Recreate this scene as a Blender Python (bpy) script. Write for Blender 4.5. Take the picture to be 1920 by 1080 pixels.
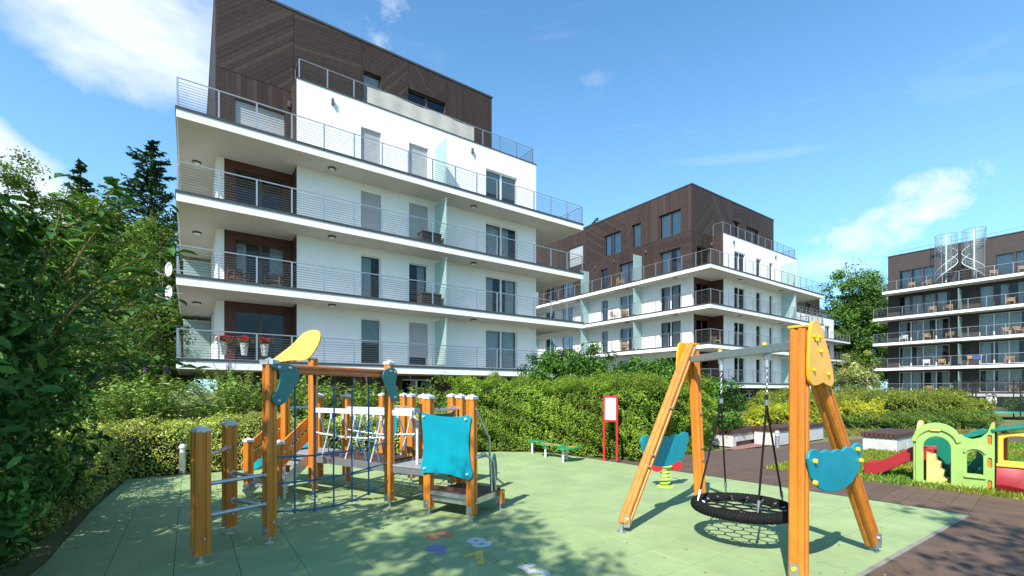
import bpy, bmesh, math, random
import numpy as np
from mathutils import Vector, Matrix
random.seed(7)
R = math.radians
SC = bpy.context.scene
for o in list(bpy.data.objects): bpy.data.objects.remove(o)
COL = SC.collection

# ---------------------------------------------------------------- camera
cam_d = bpy.data.cameras.new('camera'); cam = bpy.data.objects.new('camera', cam_d); COL.objects.link(cam)
cam.location = (0, 0, 1.65); cam.rotation_euler = (R(90), 0, 0)
cam_d.sensor_width = 36; cam_d.lens = 16; cam_d.shift_y = 0.1; cam_d.clip_start = .05; cam_d.clip_end = 4000
SC.camera = cam
# ---------------------------------------------------------------- sky, sun, exposure
SUN_AZ, SUN_EL = R(207), R(45)      # azimuth from +Y clockwise, elevation
W = bpy.data.worlds.new('World'); SC.world = W; W.use_nodes = True
nt = W.node_tree; nt.nodes.clear(); L = nt.links.new
def wn(t, **k):
    n = nt.nodes.new(t)
    for a, b in k.items(): setattr(n, a, b)
    return n
def wm(op, a, b=None, c=None, clamp=False):
    n = wn('ShaderNodeMath', operation=op, use_clamp=clamp)
    for i, v in enumerate((a, b, c)):
        if v is None: continue
        if isinstance(v, (int, float)): n.inputs[i].default_value = v
        else: L(v, n.inputs[i])
    return n.outputs[0]
sky = wn('ShaderNodeTexSky'); sky.sky_type = 'NISHITA'; sky.sun_disc = False
sky.sun_elevation = SUN_EL; sky.sun_rotation = SUN_AZ; sky.air_density = 1.15; sky.dust_density = .25; sky.ozone_density = 2.2; sky.altitude = 100
tc = wn('ShaderNodeTexCoord'); sep = wn('ShaderNodeSeparateXYZ'); L(tc.outputs['Generated'], sep.inputs[0])
dx, dy, dz = sep.outputs
az = wm('ARCTAN2', dx, dy); el = wm('ARCSINE', dz)
def wnoise(scale, detail, rough, dist=0., zs=1.):
    mp = wn('ShaderNodeMapping'); L(tc.outputs['Generated'], mp.inputs[0]); mp.inputs['Scale'].default_value = (1, 1, zs)
    n = wn('ShaderNodeTexNoise'); L(mp.outputs[0], n.inputs['Vector'])
    n.inputs['Scale'].default_value = scale; n.inputs['Detail'].default_value = detail; n.inputs['Roughness'].default_value = rough; n.inputs['Distortion'].default_value = dist
    return n.outputs['Fac']
n1 = wnoise(5.5, 9, .6, .25, 1.7); n2 = wnoise(16, 7, .62, .3, 1.5); n3 = wnoise(3.2, 10, .68, 1.2, 4.5)
def blob(a0, e0, ra, re, tilt=0.):
    a = wm('SUBTRACT', az, R(a0)); e = wm('SUBTRACT', el, R(e0))
    e = wm('SUBTRACT', e, wm('MULTIPLY', a, tilt))
    q = wm('ADD', wm('POWER', wm('ABSOLUTE', wm('DIVIDE', a, R(ra))), 2.), wm('POWER', wm('ABSOLUTE', wm('DIVIDE', e, R(re))), 2.))
    return wm('SUBTRACT', 1., q)
def cloud(b, nz, k, bias):
    return wm('MULTIPLY', wm('ADD', wm('ADD', b, wm('MULTIPLY', wm('SUBTRACT', nz, .5), k)), bias), 1.15, clamp=True)
cl = None
def acc(v, s=1.):
    global cl
    v = wm('MULTIPLY', v, s)
    cl = v if cl is None else wm('MAXIMUM', cl, v)
acc(cloud(blob(-43, 34, 19, 8, -.1), n1, 2.4, -.05), .85)        # big soft cloud upper left
acc(cloud(blob(-50, 19, 12, 4, -.55), n1, 2.6, -.1), .8)
acc(cloud(blob(39.8, 16.2, 7.5, 3.0, .30), n2, 3.0, -.25), .85)      # cumulus over the right building
acc(cloud(blob(33, 12.5, 6, 2.5, 0), n2, 2.6, -.3), .5)
acc(cloud(blob(-15, 39, 4, 6, .5), n2, 4.2, -.85), .4)           # wisps
acc(cloud(blob(27, 24.5, 13, .8, -.10), n3, 2.0, -.5), .16)
acc(cloud(blob(11, 34, 4, 1.2, .1), n2, 4, -.8), .12)
acc(cloud(blob(150, 30, 40, 9, .1), n1, 3.0, -.2), .8)            # the rest of the sky carries the same kind of cloud
acc(cloud(blob(-120, 24, 35, 9, -.1), n1, 3.0, -.2), .8)
acc(cloud(blob(85, 18, 18, 6, .1), n1, 3.4, .0), .9)
cir = wm('MULTIPLY', wm('SUBTRACT', n3, .58, clamp=True), .5, clamp=True)
cl = wm('MAXIMUM', cl, cir)
hz = wm('MULTIPLY', wm('POWER', wm('SUBTRACT', 1., wm('MAXIMUM', dz, 0.), clamp=True), 2.3), .62)
tint = wn('ShaderNodeMix', data_type='RGBA', blend_type='MULTIPLY'); tint.inputs[0].default_value = 1
L(sky.outputs[0], tint.inputs[6]); tint.inputs[7].default_value = (.80, 1.42, 1.74, 1)
mh = wn('ShaderNodeMix', data_type='RGBA'); L(hz, mh.inputs[0]); L(tint.outputs[2], mh.inputs[6]); mh.inputs[7].default_value = (5.0, 8.6, 12.0, 1)
mx = wn('ShaderNodeMix', data_type='RGBA'); L(cl, mx.inputs[0]); L(mh.outputs[2], mx.inputs[6]); mx.inputs[7].default_value = (7.7, 8.2, 9.1, 1)
bg = wn('ShaderNodeBackground'); L(mx.outputs[2], bg.inputs[0]); bg.inputs[1].default_value = .087
wo = wn('ShaderNodeOutputWorld'); L(bg.outputs[0], wo.inputs[0])
sd = bpy.data.lights.new('sun', 'SUN'); sun = bpy.data.objects.new('sun', sd); COL.objects.link(sun)
sd.energy = 5.0; sd.angle = R(.55); sd.color = (1, .955, .88)
sdir = Vector((math.sin(SUN_AZ) * math.cos(SUN_EL), math.cos(SUN_AZ) * math.cos(SUN_EL), math.sin(SUN_EL)))
sun.rotation_euler = (-sdir).to_track_quat('-Z', 'Y').to_euler(); sun.location = sdir * 60
SC.view_settings.view_transform = 'Standard'; SC.view_settings.look = 'None'; SC.view_settings.gamma = 1
SC.view_settings.use_curve_mapping = False
SC.view_settings.exposure = 0.72

# ---------------------------------------------------------------- materials
MATS = {}
def mat(name, c1, c2=None, scale=6., rough=.6, bump=0., bscale=None, metal=0., spec=.5, attr=False, stretch=None, coat=0., rand=0., coord='Object', detail=5., bdist=.01):
    m = bpy.data.materials.new(name); m.use_nodes = True; t = m.node_tree; t.nodes.clear(); l = t.links.new
    out = t.nodes.new('ShaderNodeOutputMaterial'); p = t.nodes.new('ShaderNodeBsdfPrincipled'); l(p.outputs[0], out.inputs[0])
    c2 = c2 or tuple(x * .82 for x in c1)
    g = t.nodes.new('ShaderNodeTexCoord') if coord == 'Object' else t.nodes.new('ShaderNodeNewGeometry')
    src = g.outputs['Object'] if coord == 'Object' else g.outputs['Position']
    mp = t.nodes.new('ShaderNodeMapping'); l(src, mp.inputs[0])
    if stretch: mp.inputs['Scale'].default_value = stretch
    n = t.nodes.new('ShaderNodeTexNoise'); l(mp.outputs[0], n.inputs['Vector']); n.inputs['Scale'].default_value = scale; n.inputs['Detail'].default_value = detail; n.inputs['Roughness'].default_value = .6
    mr = t.nodes.new('ShaderNodeMapRange'); l(n.outputs['Fac'], mr.inputs[0]); mr.inputs[1].default_value = .32; mr.inputs[2].default_value = .68
    mix = t.nodes.new('ShaderNodeMix'); mix.data_type = 'RGBA'; l(mr.outputs[0], mix.inputs[0]); mix.inputs[6].default_value = (*c1, 1); mix.inputs[7].default_value = (*c2, 1)
    col = mix.outputs[2]
    if attr:
        a = t.nodes.new('ShaderNodeVertexColor'); a.layer_name = 'col'
        k = t.nodes.new('ShaderNodeMix'); k.data_type = 'RGBA'; k.blend_type = 'MULTIPLY'; k.inputs[0].default_value = 1; l(col, k.inputs[6]); l(a.outputs[0], k.inputs[7]); col = k.outputs[2]
    if rand:
        oi = t.nodes.new('ShaderNodeObjectInfo'); mm = t.nodes.new('ShaderNodeMapRange'); l(oi.outputs['Random'], mm.inputs[0]); mm.inputs[3].default_value = 1 - rand; mm.inputs[4].default_value = 1 + rand
        h = t.nodes.new('ShaderNodeHueSaturation'); l(col, h.inputs['Color']); l(mm.outputs[0], h.inputs['Value']); col = h.outputs[0]
    l(col, p.inputs['Base Color'])
    r2 = t.nodes.new('ShaderNodeMapRange'); l(n.outputs['Fac'], r2.inputs[0]); r2.inputs[3].default_value = max(0.02, rough - .1); r2.inputs[4].default_value = min(1, rough + .1); l(r2.outputs[0], p.inputs['Roughness'])
    p.inputs['Metallic'].default_value = metal; p.inputs['Specular IOR Level'].default_value = spec; p.inputs['Coat Weight'].default_value = coat
    if bump:
        nb = t.nodes.new('ShaderNodeTexNoise'); l(mp.outputs[0], nb.inputs['Vector']); nb.inputs['Scale'].default_value = bscale or scale * 5; nb.inputs['Detail'].default_value = 6
        b = t.nodes.new('ShaderNodeBump'); b.inputs['Strength'].default_value = bump; b.inputs['Distance'].default_value = bdist; l(nb.outputs['Fac'], b.inputs['Height']); l(b.outputs[0], p.inputs['Normal'])
    MATS[name] = m
    return m
def leafmat(name, trans=.35, rough=.55, spec=.25):
    m = bpy.data.materials.new(name); m.use_nodes = True; t = m.node_tree; t.nodes.clear(); l = t.links.new
    out = t.nodes.new('ShaderNodeOutputMaterial'); p = t.nodes.new('ShaderNodeBsdfPrincipled'); tr = t.nodes.new('ShaderNodeBsdfTranslucent'); mx = t.nodes.new('ShaderNodeMixShader')
    a = t.nodes.new('ShaderNodeVertexColor'); a.layer_name = 'col'; l(a.outputs[0], p.inputs['Base Color'])
    h = t.nodes.new('ShaderNodeMix'); h.data_type = 'RGBA'; h.blend_type = 'MULTIPLY'; h.inputs[0].default_value = 1; l(a.outputs[0], h.inputs[6]); h.inputs[7].default_value = (1.25, 1.35, .55, 1); l(h.outputs[2], tr.inputs[0])
    p.inputs['Roughness'].default_value = rough; p.inputs['Specular IOR Level'].default_value = spec
    mx.inputs[0].default_value = trans; l(p.outputs[0], mx.inputs[1]); l(tr.outputs[0], mx.inputs[2]); l(mx.outputs[0], out.inputs[0])
    MATS[name] = m; return m
def glassmat(name, tint=(.62, .68, .7), blend=.28, rough=.015, gloss=(.9, .95, 1)):
    m = bpy.data.materials.new(name); m.use_nodes = True; t = m.node_tree; t.nodes.clear(); l = t.links.new
    out = t.nodes.new('ShaderNodeOutputMaterial'); tp = t.nodes.new('ShaderNodeBsdfTransparent'); gl = t.nodes.new('ShaderNodeBsdfGlossy'); mx = t.nodes.new('ShaderNodeMixShader')
    tp.inputs[0].default_value = (*tint, 1); gl.inputs['Roughness'].default_value = rough; gl.inputs[0].default_value = (*gloss, 1)
    lw = t.nodes.new('ShaderNodeLayerWeight'); lw.inputs[0].default_value = blend
    g = t.nodes.new('ShaderNodeTexCoord'); nz = t.nodes.new('ShaderNodeTexNoise'); nz.inputs['Scale'].default_value = .9; l(g.outputs['Object'], nz.inputs['Vector'])
    b = t.nodes.new('ShaderNodeBump'); b.inputs['Strength'].default_value = .12; b.inputs['Distance'].default_value = .05; l(nz.outputs['Fac'], b.inputs['Height']); l(b.outputs[0], gl.inputs['Normal'])
    l(lw.outputs['Fresnel'], mx.inputs[0]); l(tp.outputs[0], mx.inputs[1]); l(gl.outputs[0], mx.inputs[2]); l(mx.outputs[0], out.inputs[0])
    MATS[name] = m; return m
def frostmat(name, c):
    m = bpy.data.materials.new(name); m.use_nodes = True; t = m.node_tree; t.nodes.clear(); l = t.links.new
    out = t.nodes.new('ShaderNodeOutputMaterial'); p = t.nodes.new('ShaderNodeBsdfPrincipled'); tr = t.nodes.new('ShaderNodeBsdfTranslucent'); mx = t.nodes.new('ShaderNodeMixShader')
    p.inputs['Base Color'].default_value = (*c, 1); p.inputs['Roughness'].default_value = .25; tr.inputs[0].default_value = (*c, 1); mx.inputs[0].default_value = .55
    l(p.outputs[0], mx.inputs[1]); l(tr.outputs[0], mx.inputs[2]); l(mx.outputs[0], out.inputs[0]); MATS[name] = m; return m

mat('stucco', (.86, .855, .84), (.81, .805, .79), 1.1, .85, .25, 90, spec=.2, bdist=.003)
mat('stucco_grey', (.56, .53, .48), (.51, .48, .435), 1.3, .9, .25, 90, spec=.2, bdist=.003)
mat('dark_trim', (.055, .053, .052), (.04, .04, .04), 4, .55)
mat('brown_wall', (.050, .037, .032), (.042, .031, .027), 2, .7, .2, 40)
mat('brown_board', (.056, .040, .034), (.043, .030, .026), 5, .55, .3, 60, attr=True, stretch=(1, 1, 1), spec=.12)
mat('redwood', (.090, .026, .013), (.06, .017, .009), 5, .5, .2, 30, stretch=(.3, .3, 3))
mat('floor_tile', (.48, .46, .43), (.40, .385, .36), 3, .7)
mat('steel', (.50, .51, .51), (.40, .41, .42), 12, .38, metal=.9)
mat('galv', (.42, .47, .46), (.30, .36, .35), 22, .5, .1, metal=.75)
mat('cable', (.20, .20, .20), None, 9, .4, metal=.5)
mat('frame_white', (.74, .74, .72), None, 3, .4)
mat('frame_brown', (.10, .045, .022), (.07, .03, .016), 6, .4)
mat('frame_grey', (.10, .10, .10), None, 6, .4)
mat('shutter', (.40, .41, .42), (.35, .36, .37), 3, .45)
mat('curtain', (.82, .80, .75), (.70, .68, .64), 3, .9)
mat('blind', (.62, .60, .54), (.5, .48, .43), 3, .9)
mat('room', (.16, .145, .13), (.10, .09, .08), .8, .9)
glassmat('glass', (.80, .84, .86), .24); glassmat('clear_glass', (.86, .92, .92), .12)
frostmat('frost', (.56, .72, .70))
mat('cloth', (.52, .49, .43), (.42, .40, .355), 1.6, .95, .3, 120)
mat('lamp_dark', (.10, .10, .10), None, 8, .4)
mat('lamp_glass', (.78, .78, .74), None, 8, .35)
# play equipment
mat('wood', (.66, .235, .026), (.54, .165, .016), 2.2, .42, .12, 30, stretch=(9, 9, .6), coat=.06)
mat('wood_beam', (.46, .135, .016), (.34, .09, .010), 3.2, .42, .12, 30, stretch=(2, 2, 7), coat=.25)
mat('yellow', (.86, .43, .012), (.80, .38, .010), 3, .38, .05, 60, coat=.2)
mat('pale_yellow', (.86, .58, .10), (.80, .52, .085), 3, .4, .05, 60, coat=.2)
mat('teal', (.004, .285, .36), (.003, .25, .325), 2, .42, .04, 80, spec=.3)
mat('dark_teal', (.010, .165, .165), (.008, .14, .14), 2, .38, .04, 80, coat=.2)
mat('teal_dark2', (.006, .075, .075), (.005, .06, .06), 2, .4)
mat('hpl_edge', (.02, .02, .02), None, 3, .5)
mat('zinc', (.60, .61, .62), (.48, .49, .50), 15, .42, .08, metal=.85)
mat('cap', (.62, .63, .64), (.55, .56, .57), 12, .45)
mat('deck_grey', (.30, .30, .30), (.24, .24, .245), 60, .6, .5, 160)
mat('deck_brown', (.105, .045, .032), (.07, .03, .022), 9, .6, .3, 60, stretch=(1, 6, 1), rand=.15)
mat('rope_blue', (.045, .165, .275), (.02, .08, .15), 60, .75, .6, 140)
mat('rope_white', (.70, .72, .74), (.5, .53, .56), 60, .7, .5, 140)
mat('rope_black', (.006, .006, .0065), (.014, .013, .012), 60, .75, .7, 160, spec=.2)
mat('black_plastic', (.012, .012, .012), None, 8, .4)
mat('bolt_yellow', (.80, .56, .02), None, 8, .35)
mat('lime', (.50, .66, .08), (.42, .58, .06), 6, .45)
mat('red', (.58, .018, .022), (.50, .014, .018), 3, .4, coat=.2)
mat('toy_red', (.34, .018, .024), (.28, .014, .019), 2.5, .42)
mat('toy_green', (.33, .50, .135), (.29, .45, .115), 2, .42, .05, 40)
mat('toy_yellow', (.86, .57, .06), (.80, .50, .05), 2, .42, .05, 40)
mat('toy_cream', (.82, .62, .20), (.76, .55, .16), 2, .42)
mat('toy_teal', (.004, .20, .13), (.003, .16, .10), 2, .4)
mat('toy_orange', (.66, .20, .025), None, 3, .42)
mat('paper', (.84, .84, .84), (.80, .80, .80), 3, .5)
mat('ink', (.16, .15, .15), None, 3, .6)
mat('ink_red', (.55, .10, .08), None, 3, .6)
mat('white_metal', (.72, .74, .72), None, 6, .4)
mat('plate_green', (.012, .30, .11), (.010, .25, .09), 4, .35)
mat('plate_orange', (.62, .26, .03), None, 8, .5)
mat('wicker', (.045, .040, .038), (.03, .027, .025), 30, .7, .6, 60)
mat('teak', (.42, .27, .14), (.32, .20, .10), 8, .6)
mat('pot', (.78, .78, .76), (.70, .70, .68), 20, .45)
mat('dish', (.62, .62, .60), None, 3, .5)
mat('concrete_white', (.54, .53, .50), (.46, .45, .42), 4, .85, .3, 60)
mat('bench_wood', (.085, .036, .025), (.06, .026, .018), 8, .55, .2, 50, rand=.12)
mat('bark', (.10, .08, .06), (.05, .04, .03), 14, .9, .8, 40)
mat('birch_bark', (.60, .57, .52), (.12, .11, .10), 9, .8, .4, 40, stretch=(1, 1, 4))
mat('twig', (.26, .22, .07), (.18, .14, .05), 10, .7)
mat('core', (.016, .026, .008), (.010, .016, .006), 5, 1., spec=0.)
mat('skin', (.50, .28, .19), None, 5, .5)
mat('shirt', (.72, .72, .74), (.62, .62, .65), 8, .9)
mat('shorts', (.05, .05, .07), None, 8, .9)
mat('hair', (.03, .02, .014), None, 20, .7)
mat('net_black', (.012, .012, .012), None, 20, .8)
mat('towel_blue', (.05, .10, .40), None, 20, .9); mat('towel_orange', (.70, .28, .04), None, 20, .9)
mat('boundary_cream', (.72, .68, .56), None, 2, .9)
leafmat('leaf', .26, .6, .15); leafmat('leaf_glossy', .18, .45, .22); leafmat('needle', .12, .6, .2); leafmat('petal', .3, .6, .2); leafmat('grass_blade', .35, .6, .2)
# ground surfaces
mat('ground_grass', (.105, .135, .03), (.155, .15, .055), .6, .95, .6, 60, coord='Pos', bdist=.03)
mat('lawn_soil', (.06, .085, .018), (.10, .10, .035), 2, .95, .6, 60, coord='Pos')
mat('rubber', (.305, .392, .182), (.26, .35, .16), .55, .9, .55, 220, spec=.2, rand=.035, coord='Pos', detail=9, bdist=.004)
mat('rubber_joint', (.06, .10, .055), None, 8, .95, coord='Pos')
mat('rubber_edge', (.25, .24, .19), (.18, .17, .14), 6, .9, coord='Pos')
mat('plank', (.145, .092, .062), (.10, .062, .042), 2.2, .75, .5, 40, stretch=(.7, 11, 3), rand=.10, spec=.35, bdist=.006)
mat('asphalt', (.122, .086, .066), (.098, .068, .052), 1.2, .85, .6, 180, coord='Pos', spec=.3, bdist=.004)
mat('paver', (.30, .155, .125), (.22, .11, .09), 9, .85, .3, 60, coord='Pos')
mat('num_white', (.66, .64, .60), (.44, .47, .38), 18, .85, coord='Pos'); mat('num_red', (.62, .15, .06), (.42, .22, .10), 18, .85, coord='Pos')
mat('num_purple', (.24, .13, .40), (.24, .22, .30), 18, .85, coord='Pos'); mat('num_yellow', (.70, .47, .07), (.50, .42, .11), 18, .85, coord='Pos')

def speckle(name, sc, lo, hi, sc2, lo2, hi2):
    """granules and worn patches multiplied into a surface colour"""
    t = MATS[name].node_tree; p = next(n for n in t.nodes if n.type == 'BSDF_PRINCIPLED'); src = p.inputs['Base Color'].links[0].from_socket
    g = t.nodes.new('ShaderNodeNewGeometry')
    for k, (a, b, c) in enumerate(((sc, lo, hi), (sc2, lo2, hi2))):
        n = t.nodes.new('ShaderNodeTexNoise'); t.links.new(g.outputs['Position'], n.inputs['Vector']); n.inputs['Scale'].default_value = a; n.inputs['Detail'].default_value = 2 if k == 0 else 8; n.inputs['Roughness'].default_value = .7
        r = t.nodes.new('ShaderNodeMapRange'); t.links.new(n.outputs['Fac'], r.inputs[0]); r.inputs[1].default_value = .36; r.inputs[2].default_value = .62; r.inputs[3].default_value = b; r.inputs[4].default_value = c
        h = t.nodes.new('ShaderNodeHueSaturation'); t.links.new(src, h.inputs['Color']); t.links.new(r.outputs[0], h.inputs['Value']); src = h.outputs[0]
    t.links.new(src, p.inputs['Base Color'])
speckle('rubber', 190, .84, 1.10, 1.7, .86, 1.04)
speckle('plank', 60, .85, 1.12, 2.5, .82, 1.08); speckle('asphalt', 140, .8, 1.15, 1.2, .85, 1.08)
speckle('stucco', 30, .985, 1.01, .7, .95, 1.02); speckle('wood', 40, .95, 1.04, 3.5, .84, 1.04)
for q in ('teal', 'yellow', 'toy_green', 'toy_red', 'toy_yellow', 'pale_yellow'): speckle(q, 55, .97, 1.02, 5, .90, 1.04)

# ---------------------------------------------------------------- mesh helpers
class MB:
    """collects geometry; O,U,V,Wd map local (u, v, z) into the mesh's space"""
    def __init__(s, O=(0, 0, 0), U=(1, 0, 0), V=(0, 1, 0)):
        s.v = []; s.f = []; s.mi = []; s.c = []; s.O = Vector(O); s.U = Vector(U); s.V = Vector(V)
    def P(s, p): return s.O + s.U * p[0] + s.V * p[1] + Vector((0, 0, p[2]))
    def add(s, vs, fs, mi=0, c=None):
        b = len(s.v); s.v += [tuple(s.P(p)) for p in vs]; s.f += [tuple(b + i for i in f) for f in fs]; s.mi += [mi] * len(fs); s.c += [c or (1, 1, 1)] * len(fs); return s
    def box(s, x0, x1, y0, y1, z0, z1, mi=0, c=None):
        return s.add([(x0, y0, z0), (x1, y0, z0), (x1, y1, z0), (x0, y1, z0), (x0, y0, z1), (x1, y0, z1), (x1, y1, z1), (x0, y1, z1)],
                     [(0, 3, 2, 1), (4, 5, 6, 7), (0, 1, 5, 4), (1, 2, 6, 5), (2, 3, 7, 6), (3, 0, 4, 7)], mi, c)
    def bar(s, p, q, w, h, side=None, mi=0):
        p = Vector(p); q = Vector(q); d = (q - p).normalized()
        sd = Vector(side) if side else d.cross(Vector((0, 0, 1)))
        if sd.length < 1e-4: sd = Vector((1, 0, 0))
        sd = (sd - d * sd.dot(d)).normalized(); up = sd.cross(d).normalized()
        a = sd * (w / 2); b = up * (h / 2)
        return s.add([p - a - b, p + a - b, p + a + b, p - a + b, q - a - b, q + a - b, q + a + b, q - a + b],
                     [(0, 3, 2, 1), (4, 5, 6, 7), (0, 1, 5, 4), (1, 2, 6, 5), (2, 3, 7, 6), (3, 0, 4, 7)], mi)
    def loft(s, rings, closed=True, cap=True, mi=0):
        n = len(rings[0]); vs = [p for r in rings for p in r]; fs = []
        for i in range(len(rings) - 1):
            for j in range(n if closed else n - 1):
                k = (j + 1) % n; fs.append((i * n + j, i * n + k, (i + 1) * n + k, (i + 1) * n + j))
        if cap: fs.append(tuple(range(n - 1, -1, -1))); fs.append(tuple((len(rings) - 1) * n + j for j in range(n)))
        return s.add(vs, fs, mi)
    def tube(s, pts, r, n=8, closed=False, mi=0):
        pts = [Vector(p) for p in pts]; rings = []; m = len(pts); up = None
        for i, p in enumerate(pts):
            if closed: d = pts[(i + 1) % m] - pts[i - 1]
            else: d = pts[min(i + 1, m - 1)] - pts[max(i - 1, 0)]
            d.normalize()
            if up is None:
                up = Vector((0, 0, 1)) if abs(d.z) < .9 else Vector((1, 0, 0))
            a = (up - d * up.dot(d)).normalized(); b = d.cross(a); up = a
            rr = r[i] if isinstance(r, (list, tuple)) else r
            rings.append([p + (a * math.cos(t) + b * math.sin(t)) * rr for t in [2 * math.pi * j / n for j in range(n)]])
        if closed: rings.append(rings[0])
        return s.loft(rings, True, not closed, mi)
    def prism(s, poly, d0, d1, mi=0):
        """poly in (u, z); extruded along v from d0 to d1"""
        n = len(poly); vs = [(a, d0, b) for a, b in poly] + [(a, d1, b) for a, b in poly]
        return s.add(vs, [tuple(range(n)), tuple(range(2 * n - 1, n - 1, -1))] + [(i, (i + 1) % n, n + (i + 1) % n, n + i) for i in range(n)], mi)
    def slab(s, poly, z0, z1, mi=0):
        n = len(poly); vs = [(a, b, z0) for a, b in poly] + [(a, b, z1) for a, b in poly]
        return s.add(vs, [tuple(range(n - 1, -1, -1)), tuple(range(n, 2 * n))] + [(i, (i + 1) % n, n + (i + 1) % n, n + i) for i in range(n)], mi)
    def lathe(s, prof, c=(0, 0, 0), n=14, mi=0):
        rings = [[(c[0] + r * math.cos(2 * math.pi * j / n), c[1] + r * math.sin(2 * math.pi * j / n), c[2] + z) for j in range(n)] for r, z in prof]
        return s.loft(rings, True, True, mi)
    def mesh(s, name, mats, smooth=False, recalc=True):
        me = bpy.data.meshes.new(name); me.from_pydata(s.v, [], s.f)
        for m in (mats if isinstance(mats, (list, tuple)) else [mats]): me.materials.append(MATS[m])
        me.polygons.foreach_set('material_index', s.mi)
        if any(c != (1, 1, 1) for c in s.c):
            ca = me.color_attributes.new('col', 'FLOAT_COLOR', 'CORNER')
            arr = np.ones((len(me.loops), 4), np.float32); k = 0
            for f, c in zip(s.f, s.c):
                arr[k:k + len(f), :3] = c; k += len(f)
            ca.data.foreach_set('color', arr.ravel())
        if recalc:
            bm = bmesh.new(); bm.from_mesh(me); bmesh.ops.recalc_face_normals(bm, faces=bm.faces); bm.to_mesh(me); bm.free()
        if smooth:
            me.polygons.foreach_set('use_smooth', [True] * len(me.polygons))
            try: me.set_sharp_from_angle(angle=R(40))
            except Exception: pass
        me.update(); return me
    def build(s, name, mats, parent=None, smooth=False, bevel=0., seg=2, kind=None, loc=None):
        o = bpy.data.objects.new(name, s.mesh(name, mats, smooth)); COL.objects.link(o)
        if parent: o.parent = parent
        if loc: o.location = loc
        if bevel:
            b = o.modifiers.new('bevel', 'BEVEL'); b.width = bevel; b.segments = seg; b.limit_method = 'ANGLE'; b.angle_limit = R(35)
        if kind: o['kind'] = kind
        return o
def inst(me, name, parent, loc=(0, 0, 0), rot=(0, 0, 0), scale=None):
    o = bpy.data.objects.new(name, me); COL.objects.link(o); o.parent = parent; o.location = loc; o.rotation_euler = rot
    if scale: o.scale = scale
    return o
def thing(name, label, cat, loc=(0, 0, 0), rz=0., group=None):
    o = bpy.data.objects.new(name, None); COL.objects.link(o); o.location = loc; o.rotation_euler = (0, 0, rz); o.empty_display_size = .2
    return tag(o, label, cat, group)
def tag(o, label, cat, group=None):
    o['label'] = label; o['category'] = cat
    if group: o['group'] = group
    return o
def struct(o): o['kind'] = 'structure'; return o
def copy_tree(o, parent=None):
    c = o.copy(); COL.objects.link(c); c.parent = parent
    for ch in o.children: copy_tree(ch, c)
    return c
def smoothpoly(pts, n=8, closed=True):
    """Catmull-Rom through 2D points"""
    out = []; m = len(pts)
    for i in range(m if closed else m - 1):
        p0, p1, p2, p3 = [pts[(i + k) % m] if closed else pts[min(max(i + k, 0), m - 1)] for k in (-1, 0, 1, 2)]
        for j in range(n):
            t = j / n
            out.append(tuple(.5 * (2 * p1[a] + (p2[a] - p0[a]) * t + (2 * p0[a] - 5 * p1[a] + 4 * p2[a] - p3[a]) * t * t + (3 * p1[a] - p0[a] - 3 * p2[a] + p3[a]) * t ** 3) for a in range(len(p1))))
    if not closed: out.append(tuple(pts[-1]))
    return out
def clip(poly, a, b, c):
    """keep a*x+b*y<=c"""
    out = []
    for i in range(len(poly)):
        p, q = poly[i - 1], poly[i]; dp = a * p[0] + b * p[1] - c; dq = a * q[0] + b * q[1] - c
        if (dp <= 0) != (dq <= 0):
            t = dp / (dp - dq); out.append((p[0] + (q[0] - p[0]) * t, p[1] + (q[1] - p[1]) * t))
        if dq <= 0: out.append(q)
    return out
def inside(poly, x, y):
    r = False
    for i in range(len(poly)):
        (x1, y1), (x2, y2) = poly[i - 1], poly[i]
        if (y1 > y) != (y2 > y) and x < (x2 - x1) * (y - y1) / (y2 - y1) + x1: r = not r
    return r
E1 = Vector((.816, .578, 0)); E2 = Vector((-.578, .816, 0)); ANG = math.atan2(.578, .816)

# ================================================================ ground
struct(MB().add([(-400, -400, -.05), (400, -400, -.05), (400, 400, -.05), (-400, 400, -.05)], [(0, 1, 2, 3)]).build('ground', 'ground_grass'))
CN = Vector((6.05, 6.04, 0)); U0 = Vector((.637, -.771, 0)); N0 = Vector((.771, .637, 0)); W0 = Vector((-.83, -.558, 0))
RB = [(6.05, 6.04), (1.756, 11.2), (1.15, 11.85), (.5, 12.2), (-.4, 12.25), (-1.7, 11.85), (-3.4, 10.75), (-5.55, 9.4), (-7.15, 8.45), (-5.8, 6.3), (-4.5, 4.4), (-3.4, 2.6), (-1.5, 1.0), (.33, 2.2)]
base = struct(MB().add([(x, y, -.012) for x, y in RB], [tuple(range(len(RB)))]).build('rubber_play_surface', 'rubber_joint'))
T = .5; G = .0022; cells = []
for i in range(-24, 24):
    for j in range(0, 32):
        u0, v0 = i * T - .12, j * T + .03
        q = [(u0 + G, v0 + G), (u0 + T - G, v0 + G), (u0 + T - G, v0 + T - G), (u0 + G, v0 + T - G)]
        w = [tuple((E1 * a + E2 * b).to_2d()) for a, b in q]
        ins = [inside(RB, *p) for p in w]
        if all(ins): cells.append((u0, v0, w, True))
        elif any(ins): cells.append((u0, v0, w, False))
def tile_mesh():
    m = MB(); a = T / 2 - G; b = a - .0028
    m.loft([[(x * k, y * k, z) for x, y in ((-1, -1), (1, -1), (1, 1), (-1, 1))] for k, z in ((a, -.03), (a, -.0022), (b, 0.))]); return m.mesh('rubber_tile', 'rubber')
tme = tile_mesh()
def vis(c):
    x = sum(p[0] for p in c[2]) / 4; y = sum(p[1] for p in c[2]) / 4
    return (0 if (y > 3.9 and abs(x) < 1.15 * y and c[3]) else 1, y * y + x * x)
cells.sort(key=vis)
rest = MB()
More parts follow.
